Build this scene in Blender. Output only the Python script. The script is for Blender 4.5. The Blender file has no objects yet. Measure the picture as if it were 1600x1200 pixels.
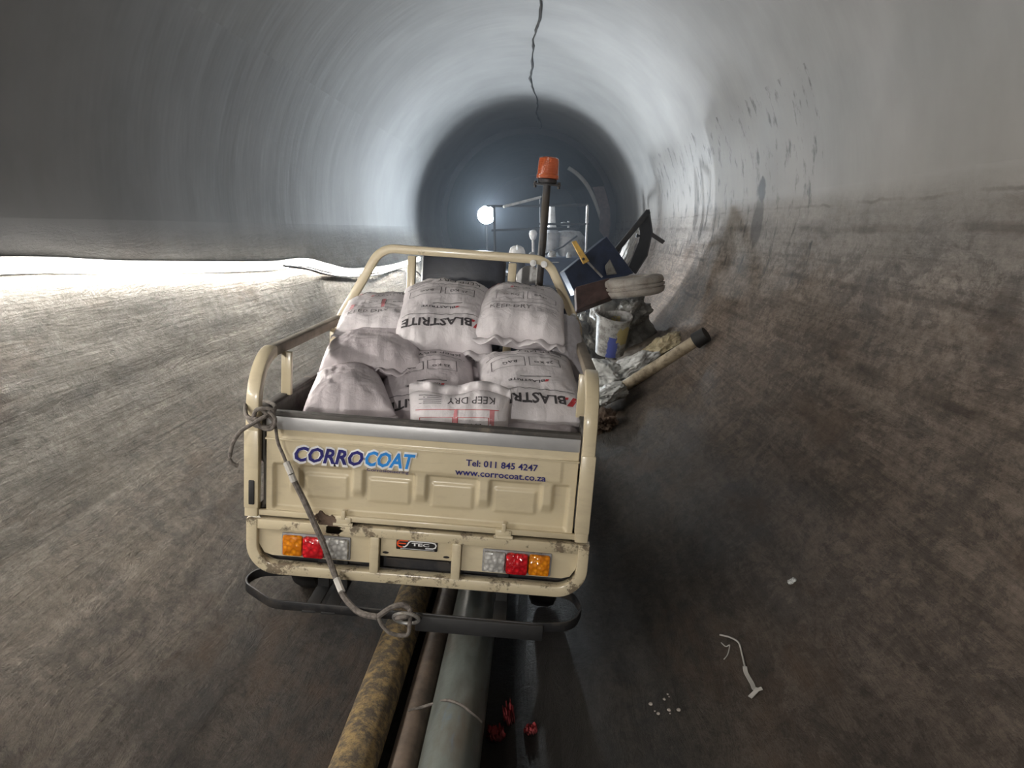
import bpy, bmesh, math, random
from mathutils import Vector, Matrix, noise, Euler
C = bpy.context.scene.collection
SC = bpy.context.scene
PI = math.pi
random.seed(7)

# ------------------------------------------------------------------ camera
F = 1200.0
YAW, PITCH = 0.0326639, 0.1989976
CAM = Vector((0, 0, 1.69))
cf = Vector((-math.sin(YAW)*math.cos(PITCH), math.cos(YAW)*math.cos(PITCH), -math.sin(PITCH)))
cr = Vector((math.cos(YAW), math.sin(YAW), 0))
cu = cr.cross(cf)
cd = bpy.data.cameras.new('camera'); cam = bpy.data.objects.new('camera', cd); C.objects.link(cam)
cam.matrix_world = Matrix.Translation(CAM) @ Matrix((cr, cu, -cf)).transposed().to_4x4()
cd.sensor_width = 36; cd.lens = F/1600*36; cd.clip_start = .05; cd.clip_end = 100
SC.camera = cam

def ray(u, v): return cf + cr*((u-800)/F) + cu*((600-v)/F)
def at(u, v, Y):
    d = ray(u, v); return CAM + d*(Y/d.y)
# tunnel: a round bore, axis along y
TX, TZ, TR = -.2, 1.9, 1.9
def on_wall(u, v, inset=0.0):
    d = ray(u, v); r = TR-inset
    ox, oz = CAM.x-TX, CAM.z-TZ
    a = d.x**2+d.z**2; b = 2*(ox*d.x+oz*d.z); c = ox*ox+oz*oz-r*r
    t = (-b+math.sqrt(b*b-4*a*c))/(2*a)
    return CAM+d*t

# ------------------------------------------------------------------ materials
def nt(name):
    m = bpy.data.materials.new(name); m.use_nodes = True
    n = m.node_tree; n.nodes.clear()
    o = n.nodes.new('ShaderNodeOutputMaterial'); b = n.nodes.new('ShaderNodeBsdfPrincipled')
    n.links.new(b.outputs[0], o.inputs[0]); return m, n, b
def node(n, t, **k):
    x = n.nodes.new(t)
    for a, v in k.items(): setattr(x, a, v)
    return x
def noi(n, vec, scale, detail=4, rough=.55, dist=0.0):
    x = node(n, 'ShaderNodeTexNoise'); x.inputs['Scale'].default_value = scale
    x.inputs['Detail'].default_value = detail; x.inputs['Roughness'].default_value = rough
    x.inputs['Distortion'].default_value = dist
    if vec is not None: n.links.new(vec, x.inputs['Vector'])
    return x.outputs['Fac']
def mapping(n, vec, sc=(1,1,1), loc=(0,0,0), rot=(0,0,0)):
    x = node(n, 'ShaderNodeMapping'); x.inputs['Scale'].default_value = sc
    x.inputs['Location'].default_value = loc; x.inputs['Rotation'].default_value = rot
    n.links.new(vec, x.inputs['Vector']); return x.outputs[0]
def ramp(n, fac, stops):
    x = node(n, 'ShaderNodeValToRGB'); e = x.color_ramp.elements
    while len(e) > 1: e.remove(e[-1])
    for i, (p, c) in enumerate(stops):
        if not isinstance(c, (tuple, list)): c = (c, c, c)
        el = e[0] if i == 0 else e.new(p)
        el.position = p; el.color = (*c[:3], 1)
    if fac is not None: n.links.new(fac, x.inputs[0])
    return x.outputs[0]
def mix(n, f, a, b, mode='MIX'):
    x = node(n, 'ShaderNodeMix', data_type='RGBA', blend_type=mode)
    for s, v in ((x.inputs[0], f), (x.inputs[6], a), (x.inputs[7], b)):
        if isinstance(v, (int, float)): s.default_value = v
        elif isinstance(v, tuple): s.default_value = (*v[:3], 1)
        else: n.links.new(v, s)
    return x.outputs[2]
def mth(n, op, a, b=0.0, clamp=False):
    x = node(n, 'ShaderNodeMath', operation=op); x.use_clamp = clamp
    for s, v in ((x.inputs[0], a), (x.inputs[1], b)):
        if isinstance(v, (int, float)): s.default_value = v
        else: n.links.new(v, s)
    return x.outputs[0]
def bump(n, b, h, strength=.5, dist=.01):
    x = node(n, 'ShaderNodeBump'); x.inputs['Strength'].default_value = strength; x.inputs['Distance'].default_value = dist
    n.links.new(h, x.inputs['Height']); n.links.new(x.outputs[0], b.inputs['Normal'])
def coord(n, kind='Object'): return node(n, 'ShaderNodeTexCoord').outputs[kind]

def simple(name, col, rough=.5, metal=0.0, var=.25, scale=12, dirt=None, dirt_lo=.5, dirt_hi=.65, dscale=6, bumps=.2, bd=.003, spec=.5, coat=0):
    m, n, b = nt(name); c = coord(n)
    f = noi(n, c, scale, 5)
    lo = tuple(x*(1-var) for x in col); hi = tuple(min(1, x*(1+var)) for x in col)
    cc = ramp(n, f, [(.3, lo), (.7, hi)])
    b.inputs['Roughness'].default_value = rough; b.inputs['Metallic'].default_value = metal
    b.inputs['Specular IOR Level'].default_value = spec
    b.inputs['Coat Weight'].default_value = coat
    if dirt:
        g = ramp(n, noi(n, c, dscale, 8, .7), [(dirt_lo, 0.0), (dirt_hi, 1.0)])
        cc = mix(n, g, cc, dirt)
        r = mix(n, g, (rough,)*3, (.85,)*3); n.links.new(r, b.inputs['Roughness'])
    n.links.new(cc, b.inputs['Base Color'])
    if bumps: bump(n, b, noi(n, c, scale*4, 4), bumps, bd)
    return m
M = {}
M['steel_dark'] = simple('dark steel', (.045,.045,.05), .42, .3, dirt=(.09,.075,.06), dirt_lo=.45, dirt_hi=.7)
M['bumper_steel'] = simple('worn black bumper paint', (.022,.022,.024), .4, .2, dirt=(.06,.05,.04))
M['rail_black'] = simple('black rail', (.012,.012,.014), .7)
M['seal'] = simple('dusty dark seal', (.085,.078,.073), .8, dirt=(.2,.17,.14), dirt_lo=.55)
M['panel_dusty_shaded'] = simple('dusty shaded inner side', (.12,.112,.098), .7, dirt=(.06,.05,.045))  # dust, with the inner side's shade darkened into the colour
M['steel'] = simple('galvanised steel', (.42,.42,.42), .4, .6, dirt=(.2,.17,.13))
M['black'] = simple('black rubber', (.02,.02,.021), .6)
M['tyre_white'] = simple('dusty white tyre', (.45,.42,.385), .9, dirt=(.17,.14,.115), dirt_lo=.42, dirt_hi=.7, bumps=.6, bd=.01)
M['trim'] = simple('dull aluminium trim', (.50,.50,.51), .38, .35, var=.06, dirt=(.35,.32,.27), dirt_lo=.62, dirt_hi=.75)
M['rope'] = simple('dirty rope', (.16,.14,.125), .85, scale=60, var=.5, bumps=.8, bd=.004)
M['rope_pale'] = simple('pale rope wrap', (.5,.48,.45), .7)
M['brown'] = simple('reddish brown board', (.085,.05,.045), .6, var=.4)
M['navy'] = simple('dark blue sheet with glare tint', (.018,.028,.062), .45, var=.3)  # dark blue, deepened with bluish glare put into the colour
M['yellow'] = simple('yellow painted steel', (.62,.38,.08), .5, dirt=(.2,.12,.05))
M['seat'] = simple('dark seat vinyl', (.03,.035,.05), .4)
M['red_scrap'] = simple('red plastic scrap', (.36,.03,.035), .5, dirt=(.06,.02,.02), dirt_lo=.4)
M['white'] = simple('white enamel', (.75,.75,.75), .45, dirt=(.4,.38,.35), dirt_lo=.6, dirt_hi=.8)
M['grey_drum'] = simple('pale grey paint', (.33,.33,.34), .5, dirt=(.15,.14,.13))
M['floor_chip'] = simple('pale mortar chip', (.4,.36,.32), .8)
M['ink'] = simple('dark printing ink', (.055,.05,.055), .6, var=.3)
M['ink_faint'] = simple('worn grey printing ink', (.16,.15,.155), .6, var=.3)
M['ink_red'] = simple('red printing ink', (.5,.05,.06), .6, var=.3)
M['ink_pink'] = simple('pink printing ink', (.62,.25,.27), .6)
M['navy_letter'] = simple('navy lettering', (.018,.016,.15), .35, bumps=0)
M['blue_letter'] = simple('light blue lettering', (.02,.24,.68), .35, bumps=0)
M['white_letter'] = simple('white lettering', (.8,.8,.82), .4, bumps=0)
M['orange_letter'] = simple('orange lettering', (.85,.10,.02), .4, bumps=0)
M['badge'] = simple('black badge', (.02,.018,.018), .35, bumps=0)
M['cable'] = simple('black cable', (.02,.02,.02), .6)
M['crack'] = simple('dark crack', (.04,.038,.036), .9)
M['silt'] = simple('mud', (.09,.07,.05), .8)

def paint_mat(name, dirt_amt):
    m, n, b = nt(name); c = coord(n)
    base = ramp(n, noi(n, c, 3, 4), [(.3, (.58,.495,.335)), (.7, (.65,.565,.40))])
    d = ramp(n, noi(n, c, 7, 9, .75), [(dirt_amt, 0.0), (dirt_amt+.05, 1.0)])
    mud = ramp(n, noi(n, c, 30, 4), [(.35, (.05,.038,.026)), (.7, (.17,.12,.08))])
    cc = mix(n, mth(n, 'MULTIPLY', d, .85), base, mud)
    sm = ramp(n, noi(n, mapping(n, c, (3, 3, 9)), 3, 6, .7), [(.5, 0.0), (.8, 1.0)])
    cc = mix(n, mth(n, 'MULTIPLY', sm, .35), cc, (.36,.28,.2))
    n.links.new(cc, b.inputs['Base Color'])
    n.links.new(mix(n, d, (.3,)*3, (.8,)*3), b.inputs['Roughness'])
    b.inputs['Coat Weight'].default_value = .25; b.inputs['Coat Roughness'].default_value = .12
    bump(n, b, noi(n, c, 5, 3), .12, .01)
    return m
M['paint'] = paint_mat('beige vehicle paint', .655)
M['rail_dusty'] = simple('dusty painted rail', (.21,.175,.135), .75, dirt=(.36,.30,.2), dirt_lo=.58, dirt_hi=.7)
M['paint_dirty'] = paint_mat('chipped muddy beige paint', .535)

def lens_mat(name, col, emit=0):
    m, n, b = nt(name); c = coord(n)
    b.inputs['Base Color'].default_value = (*col, 1); b.inputs['Roughness'].default_value = .12
    b.inputs['Coat Weight'].default_value = .6
    v = node(n, 'ShaderNodeTexVoronoi'); v.inputs['Scale'].default_value = 60; n.links.new(c, v.inputs['Vector'])
    n.links.new(ramp(n, v.outputs['Distance'], [(.0, tuple(min(1, x*1.5) for x in col)), (.6, tuple(x*.7 for x in col))]), b.inputs['Base Color'])
    bump(n, b, v.outputs['Distance'], .7, .006)
    return m
M['amber'] = lens_mat('amber lens', (.85,.25,.01)); M['red'] = lens_mat('red lens', (.60,.012,.02)); M['clear'] = lens_mat('clear lens', (.5,.49,.47))
# beacon dome: tinted translucent plastic
m, n, b = nt('orange beacon plastic'); b.inputs['Base Color'].default_value = (.62,.13,.04,1); b.inputs['Roughness'].default_value = .15
b.inputs['Transmission Weight'].default_value = .35; b.inputs['Coat Weight'].default_value = .5
w = node(n, 'ShaderNodeTexWave'); w.bands_direction = 'Z'; w.inputs['Scale'].default_value = 40; n.links.new(coord(n), w.inputs['Vector']); bump(n, b, w.outputs['Fac'], .3, .004)
M['beacon'] = m

def sack_mat(name, col, stain=.0):
    m, n, b = nt(name); c = coord(n)
    base = ramp(n, noi(n, c, 5, 5), [(.3, tuple(x*.88 for x in col)), (.7, tuple(min(1,x*1.08) for x in col))])
    g = ramp(n, noi(n, c, 9, 8, .7), [(.58, 0.0), (.75, 1.0)])
    cc = mix(n, mth(n, 'MULTIPLY', g, .35), base, (.3,.27,.26))
    n.links.new(cc, b.inputs['Base Color']); b.inputs['Roughness'].default_value = .42
    wv = node(n, 'ShaderNodeTexChecker'); wv.inputs['Scale'].default_value = 260; n.links.new(c, wv.inputs['Vector'])
    h = mth(n, 'ADD', mth(n, 'MULTIPLY', wv.outputs['Fac'], .06), mth(n, 'ADD', noi(n, c, 14, 6, .6, 1.0), mth(n, 'MULTIPLY', noi(n, mapping(n, c, (40, 4, 10)), 1, 3), .5)))
    bump(n, b, h, .55, .012)
    return m
M['sack'] = sack_mat('woven white sack', (.72,.68,.70))
M['sack_pink'] = sack_mat('woven pinkish sack', (.64,.58,.605))
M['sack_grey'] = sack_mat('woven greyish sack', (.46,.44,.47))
M['plastic_white'] = simple('crumpled white plastic', (.62,.63,.62), .4, dirt=(.25,.235,.21), dirt_lo=.52, dirt_hi=.75, dscale=9, bumps=.4, bd=.01)
M['plastic_tan'] = simple('crumpled tan plastic', (.5,.43,.28), .25, dirt=(.25,.18,.1), dirt_lo=.52, dirt_hi=.7, dscale=9, bumps=.7, bd=.01)
M['plastic_grey'] = simple('crumpled grey plastic', (.16,.155,.14), .4, dirt=(.08,.07,.06), bumps=.6, bd=.01)
M['rag'] = simple('muddy rag', (.16,.11,.08), .9, var=.5, bumps=.8, bd=.01)
M['cardboard'] = simple('dirty tan tube', (.40,.33,.23), .5, dirt=(.12,.09,.06), dirt_lo=.48, dirt_hi=.66, dscale=8)

# bucket
m, n, b = nt('splattered white plastic'); c = coord(n)
base = mix(n, ramp(n, noi(n, c, 14, 6, .7), [(.45, 0.0), (.58, 1.0)]), (.5,.5,.49), (.24,.23,.22))
sep = node(n, 'ShaderNodeSeparateXYZ'); n.links.new(c, sep.inputs[0])
blue = mth(n, 'MULTIPLY', mth(n, 'LESS_THAN', mth(n, 'ADD', mth(n, 'ABSOLUTE', mth(n, 'ADD', sep.outputs[0], .015)), mth(n, 'MULTIPLY', noi(n, c, 20), .06)), .075), mth(n, 'LESS_THAN', mth(n, 'ADD', sep.outputs[2], mth(n, 'MULTIPLY', noi(n, c, 15), .1)), .25))
yel = mth(n, 'MULTIPLY', mth(n, 'GREATER_THAN', mth(n, 'ADD', sep.outputs[0], mth(n, 'MULTIPLY', noi(n, c, 18), .06)), .045), mth(n, 'LESS_THAN', mth(n, 'ABSOLUTE', mth(n, 'SUBTRACT', sep.outputs[2], mth(n, 'ADD', .13, mth(n, 'MULTIPLY', noi(n, c, 12), .18)))), .075))
cc = mix(n, blue, base, (.10,.13,.42)); cc = mix(n, yel, cc, (.5,.42,.2))
n.links.new(cc, b.inputs['Base Color']); b.inputs['Roughness'].default_value = .5
M['bucket'] = m

# pipes
m, n, b = nt('yellow encrusted pipe'); c = coord(n)
g = ramp(n, noi(n, c, 20, 9, .78), [(.44, 0.0), (.58, 1.0)])
cc = mix(n, g, (.10,.078,.055), (.36,.25,.11)); n.links.new(cc, b.inputs['Base Color']); b.inputs['Roughness'].default_value = .8
bump(n, b, noi(n, c, 22, 8, .7), .8, .02); M['pipe_yellow'] = m
m, n, b = nt('muddy brown pipe'); c = coord(n)
cc = ramp(n, noi(n, c, 9, 7, .65), [(.35, (.07,.052,.04)), (.65, (.17,.125,.095))]); n.links.new(cc, b.inputs['Base Color']); b.inputs['Roughness'].default_value = .6
bump(n, b, noi(n, c, 30, 5), .4, .006); M['pipe_brown'] = m
m, n, b = nt('wet grey green pipe'); c = coord(n)
cc = ramp(n, noi(n, mapping(n, c, (3, .9, 3)), 3, 6, .6), [(.3, (.09,.093,.083)), (.5, (.16,.178,.168)), (.72, (.11,.095,.078))])
cc = mix(n, ramp(n, noi(n, mapping(n, c, (5, 1.2, 5), (3, 1, 2)), 2, 5), [(.62, 0.0), (.74, 1.0)]), cc, (.11,.19,.30))
n.links.new(cc, b.inputs['Base Color']); b.inputs['Roughness'].default_value = .28
bump(n, b, noi(n, c, 25, 5), .25, .005); M['pipe_green'] = m

# emissive
def emit(name, col, s):
    m = bpy.data.materials.new(name); m.use_nodes = True; n = m.node_tree; n.nodes.clear()
    o = n.nodes.new('ShaderNodeOutputMaterial'); e = n.nodes.new('ShaderNodeEmission')
    e.inputs[0].default_value = (*col, 1); e.inputs[1].default_value = s; n.links.new(e.outputs[0], o.inputs[0]); return m
M['led'] = emit('led strip light', (1.0,.955,.88), 66)
M['led_lid'] = emit('dim upper glow lid', (1.0,.96,.90), 7)  # weak glow added above the tube for the upper wall
M['lamp'] = emit('work lamp face', (.80,.91,1.0), 260)

# tunnel lining: uv = (arc length from the invert in metres, + to the right ; distance along the bore)
m, n, b = nt('stained concrete and silt'); uv = coord(n, 'UV')
sep = node(n, 'ShaderNodeSeparateXYZ'); n.links.new(uv, sep.inputs[0]); U, V = sep.outputs[0], sep.outputs[1]
deg = mth(n, 'MULTIPLY', U, 180/PI/TR)
wob = mth(n, 'MULTIPLY', mth(n, 'SUBTRACT', noi(n, mapping(n, uv, (1, .35, 1)), 1.2, 5), .5), 26)
wob2 = mth(n, 'MULTIPLY', mth(n, 'SUBTRACT', noi(n, mapping(n, uv, (6, .25, 1)), 2.0, 5), .5), 20)
dd = mth(n, 'ADD', deg, mth(n, 'MULTIPLY', mth(n, 'ADD', wob, wob2), mth(n, 'DIVIDE', mth(n, 'SUBTRACT', 84, mth(n, 'ABSOLUTE', deg)), 30, True)))
pos = lambda d: (d+180)/360
band = ramp(n, mth(n, 'DIVIDE', mth(n, 'ADD', dd, 180), 360), [
    (0.0, (.235,.235,.235)), (pos(-84), (.235,.235,.24)), (pos(-79), (.23,.217,.198)), (pos(-56), (.27,.245,.212)), (pos(-42), (.185,.157,.13)),
    (pos(-26), (.060,.049,.041)), (pos(0), (.030,.027,.024)), (pos(22), (.040,.034,.028)), (pos(40), (.105,.082,.066)),
    (pos(62), (.19,.15,.12)), (pos(74), (.225,.187,.158)), (pos(80), (.24,.215,.195)), (pos(88), (.25,.232,.215)), (pos(106), (.29,.29,.288)), (1.0, (.235,.235,.235))])
# streaks along the bore, patches and grit, only below the waterline
low = ramp(n, mth(n, 'DIVIDE', mth(n, 'SUBTRACT', 88, mth(n, 'ABSOLUTE', mth(n, 'SUBTRACT', deg, 3))), 14, True), [(0, 0.0), (1, 1.0)])
st = noi(n, mapping(n, uv, (5, 1.1, 1), rot=(0, 0, .05)), 1.8, 9, .78, .8)
st2 = noi(n, mapping(n, uv, (1.4, 1.2, 1)), 3.0, 9, .8, .4)
mul = mth(n, 'ADD', mth(n, 'MULTIPLY', st, .8), mth(n, 'MULTIPLY', st2, 1.2))
lft = mth(n, 'MULTIPLY', low, mth(n, 'SUBTRACT', 1.0, mth(n, 'MULTIPLY', mth(n, 'DIVIDE', mth(n, 'SUBTRACT', -38, deg), 14, True), .62)))
mul = mix(n, lft, (1, 1, 1), ramp(n, mul, [(.62, .62), (.98, .98), (1.3, 1.36)]))
col = mix(n, 1.0, band, mul, 'MULTIPLY')
# cloudy variation and formwork joints of the bare lining
cl = ramp(n, noi(n, mapping(n, uv, (.8, .9, 1)), 1.6, 5), [(.3, .84), (.7, 1.12)])
col = mix(n, 1.0, col, cl, 'MULTIPLY')
gcol = mix(n, low, (1, 1, 1), ramp(n, noi(n, mapping(n, uv, (1.5, .8, 1)), 16, 9, .85), [(.36, .55), (.5, 1.0), (.64, 1.42)]))
col = mix(n, 1.0, col, gcol, 'MULTIPLY')
# tide lines along the right wall
for d0, w0, k0, cc0 in ((87.8, .35, .5, (.09,.075,.068)), (83.6, .9, .55, (.07,.055,.047)), (74.6, .7, .5, (.06,.045,.035)), (63.7, .8, .5, (.055,.04,.03))):
    off = mth(n, 'MULTIPLY', mth(n, 'SUBTRACT', noi(n, mapping(n, uv, (.2, 1, 1)), 2.5, 5), .5), 2.2)
    ln = ramp(n, mth(n, 'DIVIDE', mth(n, 'ABSOLUTE', mth(n, 'SUBTRACT', mth(n, 'ADD', deg, off), d0)), w0), [(.3, 1.0), (1.0, 0.0)])
    ln = mth(n, 'MULTIPLY', ln, ramp(n, noi(n, mapping(n, uv, (.6, 1.2, 1)), 2.2, 4), [(.4, 0.0), (.6, k0)]))
    col = mix(n, ln, col, cc0)
# fine scratches and drag lines along the bore
scr = noi(n, mapping(n, uv, (34, .8, 1), rot=(0, 0, .035)), 1.3, 4, .6, .3)
smask = mth(n, 'MULTIPLY', low, mth(n, 'DIVIDE', mth(n, 'SUBTRACT', mth(n, 'ABSOLUTE', deg), 34), 16, True))
col = mix(n, mth(n, 'MULTIPLY', smask, .7), col, mix(n, 1.0, col, ramp(n, scr, [(.3, .72), (.5, 1.0), (.7, 1.2)]), 'MULTIPLY'))
# reddish brown silt patches
rp = ramp(n, noi(n, mapping(n, uv, (1.6, .5, 1), (4, 2, 0)), 1.7, 7, .65), [(.56, 0.0), (.66, 1.0)])
rp = mth(n, 'MULTIPLY', mth(n, 'MULTIPLY', rp, low), .55)
col = mix(n, rp, col, (.115,.075,.05))
# black blotches and runs on the right wall
bz = mth(n, 'MULTIPLY', mth(n, 'LESS_THAN', mth(n, 'ABSOLUTE', mth(n, 'SUBTRACT', deg, 93)), 20), mth(n, 'LESS_THAN', mth(n, 'ABSOLUTE', mth(n, 'SUBTRACT', V, 8)), 3.2))
bl = ramp(n, noi(n, mapping(n, uv, (1.3, 2.3, 1), (1.5, .7, 0)), 3.4, 6, .65), [(.55, 0.0), (.66, 1.0)])
col = mix(n, mth(n, 'MULTIPLY', mth(n, 'MULTIPLY', bl, bz), .85), col, (.05,.048,.05))
# tar blob
def blob_mask(u0, v0, ru, rv):
    a = mth(n, 'DIVIDE', mth(n, 'SUBTRACT', U, u0), ru); c2 = mth(n, 'DIVIDE', mth(n, 'SUBTRACT', V, v0), rv)
    d2 = mth(n, 'ADD', mth(n, 'MULTIPLY', a, a), mth(n, 'MULTIPLY', c2, c2))
    d2 = mth(n, 'ADD', d2, mth(n, 'MULTIPLY', mth(n, 'SUBTRACT', noi(n, uv, 9, 4), .5), 1.6))
    return ramp(n, d2, [(.6, 1.0), (1.1, 0.0)])
col = mix(n, blob_mask(TR*math.radians(92.5), 6.05, .10, .10), col, (.025,.024,.026))
col = mix(n, mth(n, 'MULTIPLY', blob_mask(TR*math.radians(85), 6.1, .22, .16), .7), col, (.05,.042,.038))
# wet gutter at the invert
gut = ramp(n, mth(n, 'ABSOLUTE', mth(n, 'SUBTRACT', U, .19)), [(.12, 1.0), (.30, 0.0)])
col = mix(n, mth(n, 'MULTIPLY', gut, .75), col, (.012,.011,.010))
n.links.new(col, b.inputs['Base Color'])
rgh = mix(n, low, (.6, .6, .6), ramp(n, st2, [(.35, .62), (.65, .85)])); rgh = mix(n, gut, rgh, (.35, .35, .35))
n.links.new(rgh, b.inputs['Roughness']); b.inputs['Specular IOR Level'].default_value = .35
gr = noi(n, mapping(n, uv, (1, 1, 1)), 45, 6, .75)
# wheel rut with tread marks on the left bank
tq = mth(n, 'DIVIDE', mth(n, 'ABSOLUTE', mth(n, 'ADD', deg, mth(n, 'ADD', 66.5, mth(n, 'MULTIPLY', mth(n, 'SUBTRACT', noi(n, mapping(n, uv, (.2, .6, 1)), 1.5, 3), .5), 5)))), 2.2)
tread = mth(n, 'MULTIPLY', ramp(n, tq, [(.5, 1.0), (1.0, 0.0)]), mth(n, 'ADD', .6, mth(n, 'MULTIPLY', mth(n, 'SINE', mth(n, 'ADD', mth(n, 'MULTIPLY', V, 42), mth(n, 'MULTIPLY', U, 30))), .5)))
h = mth(n, 'SUBTRACT', mth(n, 'MULTIPLY', mth(n, 'ADD', mth(n, 'ADD', mth(n, 'MULTIPLY', st, 1.3), mth(n, 'MULTIPLY', mth(n, 'MULTIPLY', scr, smask), .55)), mth(n, 'ADD', mth(n, 'MULTIPLY', st2, .9), mth(n, 'MULTIPLY', gr, .35))), low), mth(n, 'ADD', mth(n, 'MULTIPLY', tread, .35), mth(n, 'MULTIPLY', noi(n, mapping(n, uv, (.6, 3, 1)), 1.2, 3), .2)))
bump(n, b, h, .8, .045)
M['tunnel'] = m
m, n, b = nt('old bare steel lining'); c = coord(n)
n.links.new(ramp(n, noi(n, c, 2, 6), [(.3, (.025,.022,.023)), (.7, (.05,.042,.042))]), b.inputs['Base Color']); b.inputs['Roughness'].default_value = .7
M['liner'] = m
m, n, b = nt('bare concrete rim'); c = coord(n)
n.links.new(ramp(n, noi(n, c, 4, 6), [(.3, (.42,.42,.41)), (.7, (.55,.55,.54))]), b.inputs['Base Color']); b.inputs['Roughness'].default_value = .7
M['hose_pale'] = m

# ------------------------------------------------------------------ mesh helpers
def finish(name, bm, mat, parent=None, smooth=True, angle=35):
    me = bpy.data.meshes.new(name)
    bmesh.ops.recalc_face_normals(bm, faces=bm.faces)
    bm.to_mesh(me); bm.free()
    o = bpy.data.objects.new(name, me); C.objects.link(o)
    if isinstance(mat, str): mat = M[mat]
    me.materials.append(mat)
    if smooth:
        me.polygons.foreach_set('use_smooth', [True]*len(me.polygons))
        try: me.set_sharp_from_angle(angle=math.radians(angle))
        except Exception: pass
    if parent: o.parent = parent
    return o
def tag(o, label=None, cat=None, group=None, kind=None):
    if label: o['label'] = label
    if cat: o['category'] = cat
    if group: o['group'] = group
    if kind: o['kind'] = kind
    return o
def empty(name, loc=(0,0,0), rot=(0,0,0)):
    o = bpy.data.objects.new(name, None); C.objects.link(o); o.location = loc; o.rotation_euler = rot; o.empty_display_size = .1
    return o
def box(bm, x0, x1, y0, y1, z0, z1, bev=0.0, mat=None):
    r = bmesh.ops.create_cube(bm, size=1)
    vs = r['verts']
    for v in vs: v.co = Vector(((x0+x1)/2+v.co.x*(x1-x0), (y0+y1)/2+v.co.y*(y1-y0), (z0+z1)/2+v.co.z*(z1-z0)))
    if bev:
        es = list({e for v in vs for e in v.link_edges})
        rb = bmesh.ops.bevel(bm, geom=es, offset=bev, segments=2, affect='EDGES', profile=.5)
        vs = list({v for f in rb['faces'] for v in f.verts} | {v for v in vs if v.is_valid})
    if mat:
        for v in vs: v.co = mat @ v.co
    return vs
def smooth_path(pts, sub=6):
    pts = [Vector(p) for p in pts]; out = []
    n_ = len(pts)
    for i in range(n_-1):
        p0, p1, p2, p3 = pts[max(i-1, 0)], pts[i], pts[i+1], pts[min(i+2, n_-1)]
        for k in range(sub):
            t = k/sub
            out.append(.5*((2*p1)+(p2-p0)*t+(2*p0-5*p1+4*p2-p3)*t*t+(3*p1-p0-3*p2+p3)*t**3))
    out.append(pts[-1]); return out
def fillet(pts, r, seg=6):
    pts = [Vector(p) for p in pts]; out = [pts[0]]
    for i in range(1, len(pts)-1):
        a, b_, c_ = pts[i-1], pts[i], pts[i+1]
        d1 = (a-b_).normalized(); d2 = (c_-b_).normalized()
        ang = d1.angle(d2); t = min(r/math.tan(ang/2), (a-b_).length*.49, (c_-b_).length*.49)
        rr = t*math.tan(ang/2)
        p1 = b_+d1*t; p2 = b_+d2*t; ctr = b_+(d1+d2).normalized()*(rr/math.sin(ang/2))
        e1 = p1-ctr; e2 = p2-ctr; tot = e1.angle(e2); ax = e1.cross(e2).normalized()
        for k in range(seg+1): out.append(ctr+Matrix.Rotation(tot*k/seg, 3, ax) @ e1)
    out.append(pts[-1]); return out
def sweep(bm, pts, prof, up=Vector((0,0,1)), closed=False, scale=None, cap=True):
    """prof: list of (a,b): a along side, b along up-ish"""
    pts = [Vector(p) for p in pts]; rings = []; n_ = len(pts)
    up = Vector(up)
    for i, p in enumerate(pts):
        if closed: t = pts[(i+1) % n_]-pts[i-1]
        else: t = pts[min(i+1, n_-1)]-pts[max(i-1, 0)]
        t.normalize()
        s = t.cross(up)
        if s.length < 1e-3: s = t.cross(Vector((0,1,0.01)))
        s.normalize(); w = s.cross(t)
        k = scale[i] if scale else 1
        rings.append([bm.verts.new(p+s*a*k+w*b_*k) for a, b_ in prof])
    m_ = len(prof)
    for i in range(n_ if closed else n_-1):
        r0, r1 = rings[i], rings[(i+1) % n_]
        for j in range(m_): bm.faces.new((r0[j], r0[(j+1) % m_], r1[(j+1) % m_], r1[j]))
    if cap and not closed:
        bm.faces.new(rings[0]); bm.faces.new(rings[-1][::-1])
def circ(r, n_=10): return [(r*math.cos(2*PI*i/n_), r*math.sin(2*PI*i/n_)) for i in range(n_)]
def rrect(w, h, r=.004):
    out = []
    for cx, cy, a0 in ((w/2-r, h/2-r, 0), (-w/2+r, h/2-r, 90), (-w/2+r, -h/2+r, 180), (w/2-r, -h/2+r, 270)):
        for k in range(3): a = math.radians(a0+45*k); out.append((cx+r*math.cos(a), cy+r*math.sin(a)))
    return out
def tube(bm, pts, r, n_=10, up=(0,0,1), scale=None): sweep(bm, pts, circ(r, n_), Vector(up), scale=scale)
def cyl(bm, p0, p1, r0, r1=None, n_=20):
    p0, p1 = Vector(p0), Vector(p1); r1 = r0 if r1 is None else r1
    z = (p1-p0).normalized(); x = z.orthogonal().normalized(); y = z.cross(x)
    A = [bm.verts.new(p0+(x*math.cos(2*PI*i/n_)+y*math.sin(2*PI*i/n_))*r0) for i in range(n_)]
    B = [bm.verts.new(p1+(x*math.cos(2*PI*i/n_)+y*math.sin(2*PI*i/n_))*r1) for i in range(n_)]
    for i in range(n_): bm.faces.new((A[i], A[(i+1) % n_], B[(i+1) % n_], B[i]))
    bm.faces.new(A[::-1]); bm.faces.new(B)
def lathe(bm, prof, n_=32, mat=None):
    rings = []
    for r, z in prof:
        rings.append([bm.verts.new((r*math.cos(2*PI*i/n_), r*math.sin(2*PI*i/n_), z)) for i in range(n_)] if r > 1e-5 else [bm.verts.new((0, 0, z))])
    for a, b_ in zip(rings, rings[1:]):
        for i in range(n_):
            q = [a[i % len(a)], a[(i+1) % len(a)], b_[(i+1) % len(b_)], b_[i % len(b_)]]
            q2 = []
            for v in q:
                if v not in q2: q2.append(v)
            if len(q2) > 2: bm.faces.new(q2)
    if mat:
        for r in rings:
            for v in r: v.co = mat @ v.co
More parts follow.
